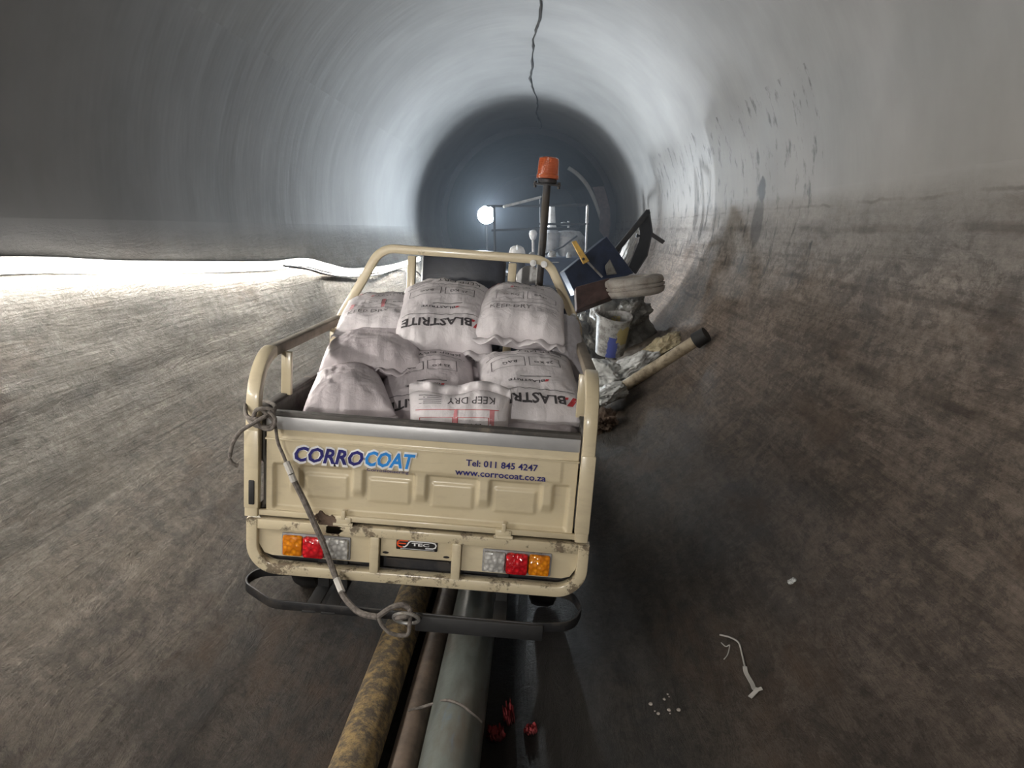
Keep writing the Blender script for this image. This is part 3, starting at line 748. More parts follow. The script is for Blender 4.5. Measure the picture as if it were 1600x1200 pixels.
def make_sack(name, sk, mat, loc_m, label, prints=None, hem=True, group='sacks loaded on the tricycle'):
    root = empty(name); root.matrix_world = loc_m; tag(root, label, 'sack', group)
    bm = NB(); N = 44; NV = 56; T = []; B = []
    for j in range(NV+1):
        v = -1+2*j/NV; v = math.copysign(abs(v)**.8, v)
        rt = []; rb = []
        for i in range(N+1):
            u = -1+2*i/N; u = math.copysign(abs(u)**.75, u)
            rt.append(bm.verts.new(sk.S(u, v, 1))); edge = i in (0, N) or j in (0, NV)
            rb.append(rt[-1] if edge else bm.verts.new(sk.S(u, v, -1)))
        T.append(rt); B.append(rb)
    for j in range(NV):
        for i in range(N):
            bm.faces.new((T[j][i], T[j][i+1], T[j+1][i+1], T[j+1][i]))
            q = (B[j][i], B[j+1][i], B[j+1][i+1], B[j][i+1])
            try: bm.faces.new(q)
            except ValueError: pass
    body = finish('sack_body', bm, mat, root, angle=180)
    if hem:
        for e in ((-1, 1) if hem is True else (hem,)):
            bm = NB(); A = []
            for i in range(61):
                u = -1+2*i/60; p = sk.S(u, e, 1)
                rip = .012*noise.noise(Vector((u*5, sk.seed, e)))+.008*math.sin(u*14+sk.seed)
                A.append([bm.verts.new(p+Vector((0, -e*.004, .003))), bm.verts.new(p+Vector((.0, e*.022, .002+rip))), bm.verts.new(p+Vector((0, e*.036, .0+rip*1.6-.004)))])
            for a, c2 in zip(A, A[1:]):
                for k in range(2): bm.faces.new((a[k], c2[k], c2[k+1], a[k+1]))
            h = finish('sewn_hem', bm, mat, root, angle=180); so = h.modifiers.new('s', 'SOLIDIFY'); so.thickness = .004
    if prints:
        flip = prints.get('flip', False)
        fn = lambda x, z: sk.S(x/(sk.W/2), z/(sk.L/2), 1, .0022)
        dark, red, pink = prints.get('dark', 'ink'), prints.get('red', 'ink_red'), prints.get('pink', 'ink_pink')
        k = sk.L/.56; wx = sk.W/.42; o_ = prints.get('shift', 0)
        Z = lambda z: z*k+o_
        def pt(name, mat_, fns):
            bm = NB()
            for f_ in fns: f_(bm)
            return finish(name, bm, mat_, root, smooth=False)
        T_ = lambda t, a, c2, z, h, bo, sb: (lambda bm: text_fit(bm, t, a*wx, c2*wx, Z(z), h*k, fn, bold=bo, sub=sb, flip=flip))
        Q_ = lambda a, c2, z, z2, **kw: (lambda bm: rect_fit(bm, a*wx, c2*wx, Z(z), Z(z2), fn, flip, **kw))
        pt('printed_name', dark, [T_('BLASTRITE', -.125, .175, .175, .040, .03, 2)])
        pt('printed_subtitle', dark, [T_('BLASTRITE', -.05, .10, .085, .014, .02, 1), Q_(-.08, .05, .062, .066)])
        pt('printed_weight', dark, [T_('25 KG', -.10, -.02, -.05, .017, .01, 1)])
        pt('printed_word', dark, [T_('BAG', .055, .115, -.05, .015, .01, 1)])
        pt('printed_warning', dark, [T_('KEEP DRY', -.15, .045, -.175, .032, .0, 2)])
        pt('printed_notes', dark, [Q_(.07, .165-.02*(q % 2), -.145-.009*q, -.1475-.009*q) for q in range(5)])
        ln = prints.get('line', dark)
        pt('printed_line', ln, [Q_(-.17, .18, .145, .148)]); pt('printed_line', ln, [Q_(-.17, .18, -.115, -.118)])
        for a, c2, d1, e1 in ((-.13, .0, -.08, -.015), (.02, .16, -.08, -.015)):
            pt('printed_box', ln, [Q_(a, c2, d1, d1+.002), Q_(a, c2, e1, e1+.002), Q_(a, a+.003, d1, e1), Q_(c2, c2+.003, d1, e1)])
        pt('printed_emblem', red, [Q_(-.182, -.158, .176, .218, step=.008, skew=.75), Q_(-.188, -.174, .202, .216, step=.008, skew=.5), Q_(-.140, -.126, .178, .192, step=.008, skew=.5)])
        pt('printed_emblem', red, [Q_(-.070, -.056, .085, .099, step=.008, skew=.6)])
        if prints.get('panels'):
            for a, c2 in ((-.152, -.132), (.002, .018)):
                bm = NB(); rect_fit(bm, a*wx, c2*wx, Z(-.115), Z(-.005), lambda x, z: sk.S(x/(sk.W/2), z/(sk.L/2), 1, .0015), flip)
                finish('printed_panel', bm, pink, root, smooth=False)
    return root
def frame(pf, pb, roll=0.0, sink=0.0):
    y = (pb-pf).normalized(); x = Vector((math.cos(roll), 0, -math.sin(roll))); x = (x-y*x.dot(y)).normalized(); z = x.cross(y)
    c = (pf+pb)/2-z*sink
    m = Matrix((x, y, z)).transposed().to_4x4(); m.translation = c; return m, (pb-pf).length
def sack_px(f, b, W, H, label, mat='sack', prints=None, roll=4.1, bend=.02, seed=1, sink=.0, taper=0, Lk=1.06, hem=True, sag=.8):
    m, L = frame(at(*f), at(*b), math.radians(roll), sink)
    return make_sack('grit_sack', Sack(W, L*Lk, H, bend, seed, sag, taper), mat, m, label, prints, hem)
sack_px((690, 540, 3.42), (702, 452, 3.86), .44, .23, 'white sack on top of the load, central and highest, big upside-down black lettering', prints=dict(flip=True), seed=1, bend=.03, roll=3)
sack_px((592, 518, 3.52), (610, 470, 3.88), .42, .17, 'white sack at the top left of the load, KEEP DRY printed upright', prints=dict(dark='ink_faint', line='ink_faint', panels=True, red='ink_pink'), seed=2, roll=-2, bend=.02)
sack_px((812, 520, 3.42), (818, 462, 3.84), .40, .22, 'white sack at the top right of the load beside the central upside-down one', prints=dict(dark='ink_faint', line='ink_faint', red='ink_pink'), seed=3, roll=5, bend=.03)
sack_px((868, 585, 3.46), (862, 500, 3.80), .28, .20, 'grey sack standing at the right side of the upper load', 'sack_grey', seed=4, roll=12, hem=-1)
sack_px((580, 566, 3.20), (588, 536, 3.66), .42, .19, 'pinkish sack with crumpled end under the top left sack', 'sack_pink', seed=5, roll=2, bend=.035)
sack_px((672, 668, 2.98), (668, 560, 3.46), .40, .20, 'white sack in the middle of the load with faint red and grey print', 'sack_pink', prints=dict(flip=True, line='ink', red='ink_red'), seed=6, roll=3)
sack_px((836, 664, 2.98), (818, 560, 3.46), .42, .22, 'large white sack right of centre with red cross mark and dark lettering by tailgate', prints=dict(flip=True), seed=7, roll=4, bend=.03)
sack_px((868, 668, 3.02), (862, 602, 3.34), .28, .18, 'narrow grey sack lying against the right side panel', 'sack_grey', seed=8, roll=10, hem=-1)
sack_px((545, 648, 2.88), (545, 588, 3.26), .36, .20, 'plain unprinted white sack at the front left of the load', 'sack_pink', seed=9, roll=5, taper=.3, bend=.02)
sack_px((716, 790, 2.83), (718, 618, 2.93), .38, .16, 'white sack standing upright behind tailgate centre, red lined panel and 25 kg print', 'sack', prints=dict(flip=True, line='ink_red', panels=True, shift=-.065), seed=10, roll=6, bend=.0)
sack_px((848, 712, 2.82), (842, 672, 3.05), .34, .14, 'low pinkish sack at the front right corner behind the tailgate', 'sack_pink', seed=11, roll=5)
for x in (-.38, 0, .38):
    for y_, z in ((.40, .60), (.92, .60), (.92, .78), (.90, .95)):
        m = VM @ Matrix.Translation((x, y_, z)) @ Matrix.Rotation(.04, 4, 'Z')
        make_sack('grit_sack', Sack(.39, .54, .18, 0, int(x*10)+int(y_*7), .95), 'sack_pink', m, 'plain sack buried at the bottom of the load on the bed floor', group='buried sacks on the bed floor', hem=False)

# ------------------------------------------------------------------ rope tied to the left post and the tow eye
rope = empty('tow_rope', vl(410, 645, 2.66)); rope.location = VM @ vl(410, 645, 2.66)
tag(rope, 'dirty rope knotted round the left post and hooked to the rear bumper', 'rope')
ri = rope.matrix_world.inverted(); ri = Matrix.Translation(rope.location).inverted()
def rp_(pts): return [ri @ at(*p) for p in pts]
bm = NB(); tube(bm, smooth_path(rp_([(408,640,2.64),(428,660,2.64),(434,690,2.65),(443,712,2.655),(452,735,2.655)]), 6), .006, 8)
finish('thin_cord', bm, 'rope', rope)
bm = NB(); tube(bm, smooth_path(rp_([(450,728,2.655),(458,748,2.65),(474,780,2.65),(490,815,2.645),(505,850,2.64),(522,895,2.635),(536,930,2.58),(560,956,2.52),(590,964,2.49)]), 6), .0115, 8)
finish('thick_rope', bm, 'rope', rope)
bm = NB(); tube(bm, rp_([(447,722,2.65),(455,740,2.64)]), .012, 8); tube(bm, rp_([(526,905,2.62),(534,925,2.58)]), .0135, 8); tube(bm, rp_([(455,741,2.64),(459,752,2.64)]), .0125, 8)
finish('splice_wrap', bm, 'rope_pale', rope)
bm = NB(); tube(bm, smooth_path(rp_([(590,964,2.49),(610,950,2.49),(628,945,2.50),(640,952,2.50),(636,962,2.48),(618,966,2.48)]), 6), .010, 8)
tube(bm, smooth_path(rp_([(590,962,2.49),(598,978,2.48),(612,990,2.48),(636,992,2.48),(640,975,2.485),(642,955,2.49)]), 6), .0075, 8)
finish('hook_loop', bm, 'rope', rope)
bm = NB()
tube(bm, smooth_path(rp_([(383,632,2.68),(386,650,2.64),(402,655,2.63),(420,648,2.64),(430,636,2.70),(418,628,2.78),(396,632,2.80),(383,640,2.72),(392,660,2.64),(412,668,2.62),(427,662,2.63),(424,640,2.64),(402,640,2.63),(396,652,2.64)]), 6), .0075, 8)
tube(bm, smooth_path(rp_([(400,652,2.62),(408,668,2.62),(424,670,2.62),(430,655,2.63),(420,642,2.63)]), 5), .007, 8)
finish('knot', bm, 'rope', rope)
bm = NB(); tube(bm, smooth_path(rp_([(415,650,2.62),(395,662,2.60),(374,676,2.58),(362,698,2.58),(360,720,2.58),(372,728,2.59)]), 6), .0075, 8)
finish('rope_tail', bm, 'rope', rope)
# ------------------------------------------------------------------ pipes in the invert
def pipe(name, r, a, b_, mat, label, cap=True, wob=0):
    a, b_ = Vector(a), Vector(b_); root_c = a.lerp(b_, .3)
    bm = NB(); K_ = 60
    pts = [a.lerp(b_, i/K_)-a+Vector((wob*noise.noise(Vector((i*.2, r*9, 0))), 0, 0)) for i in range(K_+1)]
    tube(bm, pts, r, 28)
    o = finish(name, bm, mat); o.location = a; tag(o, label, 'pipe'); return o
pipe('water_pipe', .092, (-.262, .3, .098), (-.235, 8.0, .100), 'pipe_green', 'wide wet grey-green pipe running under the tricycle beside the dark gutter')
pipe('thin_pipe', .045, (-.414, .3, .062), (-.376, 8.0, .062), 'pipe_brown', 'thin muddy brown pipe between the yellow crusted and the grey-green pipes')
pipe('crusted_pipe', .070, (-.555, .3, .108), (-.497, 8.0, .106), 'pipe_yellow', 'pipe crusted with yellow ochre scale, leftmost of the three in the invert')
# binding wire across two pipes
wp = [(638,1110,1.0),(655,1106,1.0),(675,1100,1.0),(697,1094,1.0),(718,1100,1.0),(735,1112,1.0),(752,1128,1.0)]
wpts = []
for u, v, _ in wp:
    d = ray(u, v)
    # surface height profile of the pipes at that x
    best = None
    for k in range(400):
        p = CAM+d*(1.2+k*.004)
        h = .0
        for cx, cz, rr in ((-.255, .098, .092), (-.405, .062, .045), (-.54, .107, .07)):
            q = rr*rr-(p.x-cx)**2
            if q > 0: h = max(h, cz+math.sqrt(q))
        h = max(h, TZ-math.sqrt(TR**2-(p.x-TX)**2))
        if p.z <= h+.006: best = p; break
    if best: wpts.append(best)
o_ = wpts[0].copy(); bm = NB(); tube(bm, [p-o_ for p in smooth_path(wpts, 5)], .005, 6)
o = finish('binding_wire', bm, 'rope', None); o.location = o_; tag(o, 'thin twisted rusty wire lying across the two right-hand pipes', 'wire')

def floor_hit(u, v, up=0.0):
    d = ray(u, v)
    for k in range(6000):
        p = CAM+d*(.8+k*.004)
        if (p.x-TX)**2+(p.z-TZ)**2 > (TR-.6)**2:
            th = math.atan2(p.x-TX, TZ-p.z); q = bore(th, p.y)
            if (p.x-TX)**2+(p.z-TZ)**2 >= (q.x-TX)**2+(q.z-TZ)**2-1e-4 or (p.z <= q.z and abs(math.degrees(th)) < 14):
                nrm = Vector((TX-p.x, 0, TZ-p.z)).normalized(); return p+nrm*up, nrm
    return CAM+d*5, Vector((0, 0, 1))
def scrap(name, u, v, w, h, mat, label, cat, seed, group=None, lift=.25):
    p, nrm = floor_hit(u, v, .004)
    bm = NB(); N = 12; G = []
    x = Vector((1, 0, 0)); x = (x-nrm*x.dot(nrm)).normalized(); y_ = nrm.cross(x)
    for j in range(N+1):
        G.append([])
        for i in range(N+1):
            a, b_ = i/N*2-1, j/N*2-1; q = Vector((a*3+seed, b_*3, seed))
            rr = 1-.35*noise.noise(Vector((a*2, b_*2, seed)))-.3*(abs(a)*abs(b_))
            hgt = lift*max(w, h)*(abs(noise.noise(q))*1.6)
            G[-1].append(bm.verts.new(x*a*w/2*rr+y_*b_*h/2*rr+nrm*hgt))
    for j in range(N):
        for i in range(N): bm.faces.new((G[j][i], G[j][i+1], G[j+1][i+1], G[j+1][i]))
    o = finish(name, bm, mat, angle=60); o.location = p; so = o.modifiers.new('s', 'SOLIDIFY'); so.thickness = .004
    tag(o, label, cat, group); return o
scrap('plastic_scrap', 797, 1126, .035, .075, 'red_scrap', 'bright red upright scrap of plastic in the dark gutter', 'plastic scrap', 1, lift=.8)
scrap('plastic_scrap', 775, 1152, .06, .07, 'red_scrap', 'torn red scrap touching the right edge of the grey-green pipe', 'plastic scrap', 2, lift=.5)
scrap('plastic_scrap', 830, 1145, .045, .04, 'red_scrap', 'small dull red scrap right of the other red scraps in the gutter', 'plastic scrap', 5, lift=.5)
# torn tape on the silt
tp = [floor_hit(u, v, .006)[0] for u, v in [(1126,994),(1142,998),(1155,1006),(1160,1022),(1165,1044)]]
tape = empty('torn_tape', tp[-1]); tag(tape, 'thin white torn tape curled on the dark silt at lower right', 'tape')
bm = NB(); tube(bm, [p-tp[-1] for p in smooth_path(tp, 5)], .003, 6); finish('thin_end', bm, 'rope_pale', tape)
tp2 = [floor_hit(u, v, .006)[0] for u, v in [(1165,1044),(1167,1054),(1176,1070),(1181,1080),(1192,1078)]]; tp3 = [floor_hit(u, v, .006)[0] for u, v in [(1186,1078),(1181,1084),(1173,1092)]]
bm = NB()
for t_ in (tp2, tp3): sweep(bm, [p-tp[-1] for p in smooth_path(t_, 5)], [(-.007,-.001),(.007,-.001),(.007,.002),(-.007,.002)], Vector((0,0,1)))
finish('wide_end', bm, 'rope_pale', tape)
tp4 = [floor_hit(u, v, .005)[0] for u, v in [(1128,1006),(1135,1012),(1141,1010),(1138,1024),(1132,1032)]]
bm = NB(); tube(bm, [p-tp[-1] for p in smooth_path(tp4, 5)], .002, 6); finish('loose_thread', bm, 'rope_pale', tape)
scrap('paper_scrap', 1239, 910, .03, .03, 'plastic_white', 'tiny pale paper scrap alone on the dark silt right of the tricycle', 'paper scrap', 3)
pr = random.Random(5)
for k in range(9):
    u, v = 1040+pr.uniform(-24, 24), 1103+pr.uniform(-18, 16); p, nrm = floor_hit(u, v, .002)
    bm = NB(); bmesh.ops.create_icosphere(bm, subdivisions=2, radius=.006*pr.uniform(.5, 1.3))
    for q in bm.verts: q.co *= 1+.5*noise.noise(q.co*200); q.co.z *= .6
    o = finish('mortar_crumb', bm, 'floor_chip'); o.location = p; tag(o, 'one of the pale crumbs scattered together on the dark silt at lower right', 'crumb', 'pale crumbs on the silt')

# ------------------------------------------------------------------ junk heap against the right wall
def lump(name, loc, scale, rot, mat, label, cat, seed, amp=.35, fr=1.6, sub=5, ridged=True, group=None):
    bm = NB(); bmesh.ops.create_icosphere(bm, subdivisions=sub, radius=1)
    for v in bm.verts:
        p = v.co.copy(); n_ = noise.noise(p*fr+Vector((seed, 0, 0)))
        n2 = noise.noise(p*fr*2.7+Vector((0, seed, 0))); n3 = noise.noise(p*fr*6+Vector((0, 0, seed)))
        k = 1+amp*n_+amp*.55*(1-2*abs(n2) if ridged else n2)*.8+amp*.25*(1-2*abs(n3) if ridged else n3)
        v.co = p*k; v.co.x *= scale[0]; v.co.y *= scale[1]; v.co.z *= scale[2]
    o = finish(name, bm, mat, angle=180); o.location = loc; o.rotation_euler = rot; tag(o, label, cat, group); return o
# long tube lying up the wall
A = floor_hit(930, 645, .06)[0]; Bp = floor_hit(1102, 540, .078)[0]
tb = empty('cardboard_tube', A); tag(tb, 'long dirty tan tube lying up the right wall with a black open end', 'tube')
bm = NB(); tube(bm, [(Bp-A)*(i/20) for i in range(21)], .047, 24); finish('tube_body', bm, 'cardboard', tb)
d_ = (Bp-A).normalized(); bm = NB(); cyl(bm, (Bp-A)-d_*.02, (Bp-A)+d_*.085, .066, .06, 24); finish('end_cap', bm, 'black', tb)
# bucket
p = at(952, 553, 7.3)
Yb = p.y
bk = empty('plastic_bucket', p, (math.radians(11), math.radians(3), .15)); bk.scale = (1.08, 1.08, 1.04); tag(bk, 'white plastic bucket splattered blue and yellow beside the tricycle', 'bucket')
bm = NB(); lathe(bm, [(0, .004), (.118, .004), (.125, .01), (.150, .345), (.160, .350), (.163, .368), (.155, .375), (.148, .368), (.144, .34), (.118, .016), (0, .014)], 40)
for v in bm.verts: v.co.z += .012*math.sin(math.atan2(v.co.y, v.co.x)*2+1)*(v.co.z > .3)
finish('bucket_body', bm, 'bucket', bk)
bm = NB(); sweep(bm, [Vector((.165*math.cos(t), .165*math.sin(t), .355-.03*abs(math.sin(t)))) for t in [PI*i/16 for i in range(17)]], circ(.004, 6), Vector((0,0,1))); finish('handle', bm, 'steel', bk)
# sheets and sacks of junk
def wl(u, v, inset): return floor_hit(u, v, inset)[0]
lump('plastic_sheet', at(938, 585, 6.8), (.15, .22, .10), (0, -.3, .4), 'plastic_white', 'crumpled white plastic below the bucket, close to the tricycle side', 'plastic sheet', 1, amp=.4, fr=1.6)
lump('plastic_sheet', at(985, 575, 6.8), (.20, .2, .075), (0, -.55, .1), 'plastic_white', 'crumpled dirty white sheet between bucket and tan tube', 'plastic sheet', 2, amp=.4, fr=1.6)
lump('plastic_sheet', at(950, 615, 6.3), (.15, .2, .06), (0, -.35, -.2), 'plastic_white', 'low white sheet tucked under the near end of the tan tube', 'plastic sheet', 3, amp=.35, fr=1.8)
lump('tan_bag', wl(1036, 556, .075), (.19, .15, .055), (0, -.65, .2), 'plastic_tan', 'shiny tan plastic bag lying on wall behind the tube', 'plastic bag', 4, amp=.45, fr=2.4)
lump('muddy_rag', wl(947, 668, .04), (.08, .12, .08), (0, -.2, 0), 'rag', 'muddy brown rag under the near end of the tan tube', 'rag', 5, amp=.6, fr=2.5)
lump('rubbish_bag', at(987, 488, 7.7), (.16, .18, .11), (0, -.5, 0), 'plastic_grey', 'crumpled dark grey rubbish bag under the white tyre', 'plastic bag', 6, amp=.45, fr=1.8)
lump('rubbish_bag', at(918, 525, 8.2), (.16, .2, .2), (0, -.2, 0), 'plastic_grey', 'dark grey rubbish bag between tricycle and bucket', 'plastic bag', 7, amp=.45, fr=1.8)
lump('silt_heap', wl(1000, 545, .02), (.26, .7, .06), (0, -.5, 0), 'silt', 'low heap of dark mud under the junk pile', 'mud heap', 9, amp=.3, fr=1.6)
lump('rubbish_bag', (.87, 7.95, .66), (.25, .22, .36), (0, -.5, 0), 'plastic_grey', 'big dark bag at the back of the junk pile behind the tyre', 'plastic bag', 15, amp=.3, fr=1.5)
# tyre
tc = at(990, 447, 7.5)
ty = empty('tyre', tc, (math.radians(-3), math.radians(-7), .2)); tag(ty, 'dusty white coated tyre lying flat on top of the junk pile', 'tyre')
bm = NB(); prof = []
Rt, Wt = .335, .21
ty.scale = (.88,)*3
for k in range(25):
    a = PI*k/24-PI/2; prof.append((Rt-.05+.05*math.cos(a)**.6 if abs(math.cos(a)) > 1e-6 else Rt-.05, Wt/2*math.sin(a)))
for gz in (): pass
prof2 = [(.19, -Wt*.42), (.20, -Wt*.5)]
for z, r_ in ((-.5, .28), (-.42, .318), (-.3, .332), (-.14, .336), (-.12, .322), (-.08, .322), (-.06, .338), (.06, .338), (.08, .322), (.12, .322), (.14, .336), (.3, .332), (.42, .318), (.5, .28)): prof2.append((r_, z*Wt))
prof2 += [(.20, Wt*.5), (.19, Wt*.42), (.24, 0), (.19, -Wt*.42)]
lathe(bm, prof2, 56)
for v in bm.verts: v.co.z *= 1+.05*noise.noise(v.co*4)
bmesh.ops.remove_doubles(bm, verts=bm.verts, dist=1e-5)
finish('tyre_body', bm, 'tyre_white', ty, angle=40)
# sheets: dark panel leaning, brown board
def slab(name, px, th, mat, label, cat, parent=None):
    P_ = [at(*q) for q in px]; c_ = sum(P_, Vector())/len(P_); nrm = (P_[1]-P_[0]).cross(P_[2]-P_[0]).normalized()
    bm = NB(); a = [bm.verts.new(p-c_+nrm*th/2) for p in P_]; b_ = [bm.verts.new(p-c_-nrm*th/2) for p in P_]
    bm.faces.new(a); bm.faces.new(b_[::-1])
    for i in range(len(P_)): j = (i+1) % len(P_); bm.faces.new((a[i], b_[i], b_[j], a[j]))
    bmesh.ops.bevel(bm, geom=bm.edges[:], offset=min(.006, th*.3), segments=1, affect='EDGES')
    o = finish(name, bm, mat, parent, smooth=False); o.location = c_ if not parent else c_-parent.location
    if not parent: tag(o, label, cat)
    return o
cb = slab('metal_cabinet', [(944,371,7.95),(878,425,7.7),(896,462,7.7),(986,428,7.95)], .12, 'navy', 'dark navy steel cabinet lying tilted on the junk pile', 'cabinet')
bm = NB(); q0, q1 = at(913, 404, 7.73)-cb.location, at(941, 433, 7.76)-cb.location
tube(bm, [q0, q1], .012, 6); finish('cabinet_seam', bm, 'steel', cb)
yb = slab('steel_bracket', [(893,378,7.8),(900,376,7.8),(921,408,7.68),(911,413,7.68)], .02, 'yellow', 'yellow painted steel bracket with a bolt hole lying on navy cabinet', 'bracket')
bm = NB(); q = at(911.5, 404.5, 7.68)-yb.location; cyl(bm, q+Vector((0, -.018, 0)), q+Vector((0, -.008, 0)), .014, n_=12); finish('bolt_hole', bm, 'badge', yb)
slab('brown_board', [(898,452,7.4),(950,438,7.5),(958,466,7.4),(900,488,7.3)], .10, 'brown', 'reddish brown box side wedged between navy cabinet and tyre', 'box')
slab('green_board', [(945,416,7.8),(953,405,7.8),(964,428,7.76),(948,430,7.76)], .03, 'plastic_grey', 'small greenish board leaning at the right corner of the navy cabinet', 'board')
# A-shaped frame leaning on the wall
af = empty('leaning_frame', at(985, 420, 8.2)); tag(af, 'dark triangular steel frame leaning on the right wall above tyre', 'frame')
o0 = af.location
def bar(pts, w, name='frame_bar', mat='bumper_steel'):
    bm = NB(); sweep(bm, [at(*p)-o0 for p in pts], rrect(w, w*.6, w*.1), Vector((0, 1, .2))); finish(name, bm, mat, af)
bar([(956,400,8.1),(1013,330,8.25)], .055); bar([(1012,362,8.3),(1036,378,8.6)], .045); bar([(985,424,8.2),(956,398,8.1)], .045); bar([(1000,350,8.3),(1003,368,8.3),(994,368,8.3)], .04)
P_ = [at(u, v, 8.25)-o0 for u, v in ((1013,327),(1018,362),(1010,400),(992,428),(982,418),(998,378),(1004,345))]
bm = NB(); a_ = [bm.verts.new(p) for p in P_]; b_ = [bm.verts.new(p+Vector((.02,.04,0))) for p in P_]; bm.faces.new(a_); bm.faces.new(b_[::-1])
for i in range(len(P_)): j = (i+1) % len(P_); bm.faces.new((a_[i], b_[i], b_[j], a_[j]))
finish('frame_panel', bm, 'rail_black', af, smooth=False)
# lighter torn lining scraps on wall behind the frame: cloth
lump('pale_cloth', at(982, 388, 8.5), (.05, .06, .24), (0, .35, 0), 'plastic_white', 'pale cloth hanging inside the triangular frame', 'cloth', 12, amp=.35, fr=2)

# ------------------------------------------------------------------ machine and platform further in
Y0 = 12.6
pf = empty('work_platform', at(850, 400, Y0)); tag(pf, 'dark railed work platform far inside the tunnel', 'platform')
o0 = pf.location
def rail(pts, r, name='rail', mat='rail_black'):
    bm = NB(); tube(bm, [at(*p)-o0 for p in pts], r, 10); finish(name, bm, mat, pf)
rail([(787,323,Y0-.6),(845,308,Y0)], .022, 'lamp_arm', 'white'); rail([(842,321,Y0),(920,320,Y0)], .022)
rail([(842,350,Y0),(920,350,Y0)], .02); rail([(842,357,Y0),(900,358,Y0)], .022)
rail([(918,320,Y0),(917,352,Y0)], .024, 'post', 'steel'); rail([(917,352,Y0),(915,400,Y0)], .018, 'post', 'steel')
rail([(845,308,Y0),(846,420,Y0)], .024, 'post'); rail([(854,322,Y0),(853,405,Y0)], .014, 'post', 'steel')
rail([(852,397,Y0-.1),(880,385,Y0-.1),(902,368,Y0-.1)], .014, 'brace')
rail([(760,322,Y0),(845,322,Y0)], .018); rail([(768,360,Y0),(845,357,Y0)], .018); rail([(772,322,Y0),(774,420,Y0)], .02, 'post')
bm = NB(); a = at(768, 425, Y0)-o0; c2 = at(925, 425, Y0)-o0; box(bm, a.x, c2.x, -.1, 1.2, a.z-.06, a.z, .01); finish('deck', bm, 'steel_dark', pf)
for u in (778, 915):
    t_ = at(u, 425, Y0)-o0; bm = NB(); box(bm, t_.x-.03, t_.x+.03, 0, .06, .12-o0.z+(.12 if u > 800 else 0), t_.z, .005); finish('leg', bm, 'steel_dark', pf)
# tall white tube and grey pot
g = at(862, 395, Y0+.5); gp = empty('blast_pot', g); tag(gp, 'pale grey blasting pot with a tall white tube standing on the platform', 'blast pot')
W1 = lambda r: r*(Y0+.5)/F
bm = NB(); lathe(bm, [(0, -.18), (W1(10), -.18), (W1(6), -.02), (W1(10), .06), (W1(11), .20), (W1(12), .33), (W1(8), .38), (W1(7), .395), (0, .395)], 28, Matrix.Translation((0, 0, 0))); finish('pot_body', bm, 'grey_drum', gp)
bm = NB(); lathe(bm, [(0, .395), (W1(7), .395), (W1(6.6), .44), (W1(5.8), .455), (W1(4), .78), (0, .78)], 24); finish('white_tube', bm, 'white', gp)
g = at(888, 385, Y0+.7); dr = empty('machine_hopper', g); tag(dr, 'grey tapered machine hopper with small valve on top, right of the white tube', 'hopper')
bm = NB(); lathe(bm, [(0, -.3), (.16, -.3), (.27, -.02), (.27, .16), (.20, .25), (.05, .27), (0, .27)], 28); finish('hopper_body', bm, 'grey_drum', dr)
bm = NB(); cyl(bm, (0, 0, .27), (0, 0, .42), .02); cyl(bm, (-.07, 0, .36), (.03, 0, .36), .018); lathe(bm, [(0, -.03), (.05, -.02), (.05, .03), (0, .04)], 12, Matrix.Translation((-.08, 0, .37))); finish('valve', bm, 'steel', dr)
g = at(808, 396, 8.8); hd = empty('white_helmet', g); tag(hd, 'bright white domed cap just above the headboard hoop', 'helmet')
bm = NB(); lathe(bm, [(.085, -.02), (.098, -.015), (.092, 0), (.088, .03), (.072, .065), (.04, .085), (0, .09)], 28); finish('shell', bm, 'white', hd)
bm = NB(); box(bm, -.012, .012, -.085, .085, .03, .095, .008); finish('crest', bm, 'white', hd)
bm = NB(); g2 = at(808, 470, 8.8)-g; lathe(bm, [(0, .12-g.z), (.11, .12-g.z), (.09, -.12), (.075, -.02), (0, -.01)], 20); finish('stand', bm, 'steel_dark', hd)
g = at(833, 367, Y0-.2); hd = empty('round_float', g); tag(hd, 'small white ball shaped cap left of the dark mast', 'cap')
bm = NB(); lathe(bm, [(0, -.08), (.03, -.08), (.05, -.05), (.06, -.01), (.065, .02), (.05, .06), (.02, .08), (0, .08)], 24); finish('cap_dome', bm, 'white', hd)
bm = NB(); cyl(bm, (0, 0, -.08), (.01, 0, -.38), .025, n_=12); finish('cap_stem', bm, 'steel', hd)
# dark machine body below
g = at(862, 425, Y0-.85); mb = empty('compressor', g); tag(mb, 'dark machine body low down behind the headboard hoop', 'machine')
bm = NB(); box(bm, -.55, .5, -.3, .5, -.55, .22, .06); finish('housing', bm, 'navy', mb)
bm = NB()
for q, (x, z, r_) in enumerate(((-.3, .26, .05), (.0, .28, .06), (.25, .26, .04))): lathe(bm, [(0, 0), (r_, 0), (r_, .05), (r_*.6, .09), (0, .1)], 16, Matrix.Translation((x, -.2, z-.05)))
box(bm, -.25, .1, -.34, -.3, .15, .165, .003); finish('fitting', bm, 'steel', mb)
for s in (-.4, .35):
    bm = NB(); lathe(bm, [(0, -.05), (.2, -.06), (.26, -.04), (.26, .04), (.2, .06), (0, .05)], 28, Matrix.Translation((s, -.1, -.55)) @ Matrix.Rotation(PI/2, 4, 'Y')); finish('wheel', bm, 'black', mb)
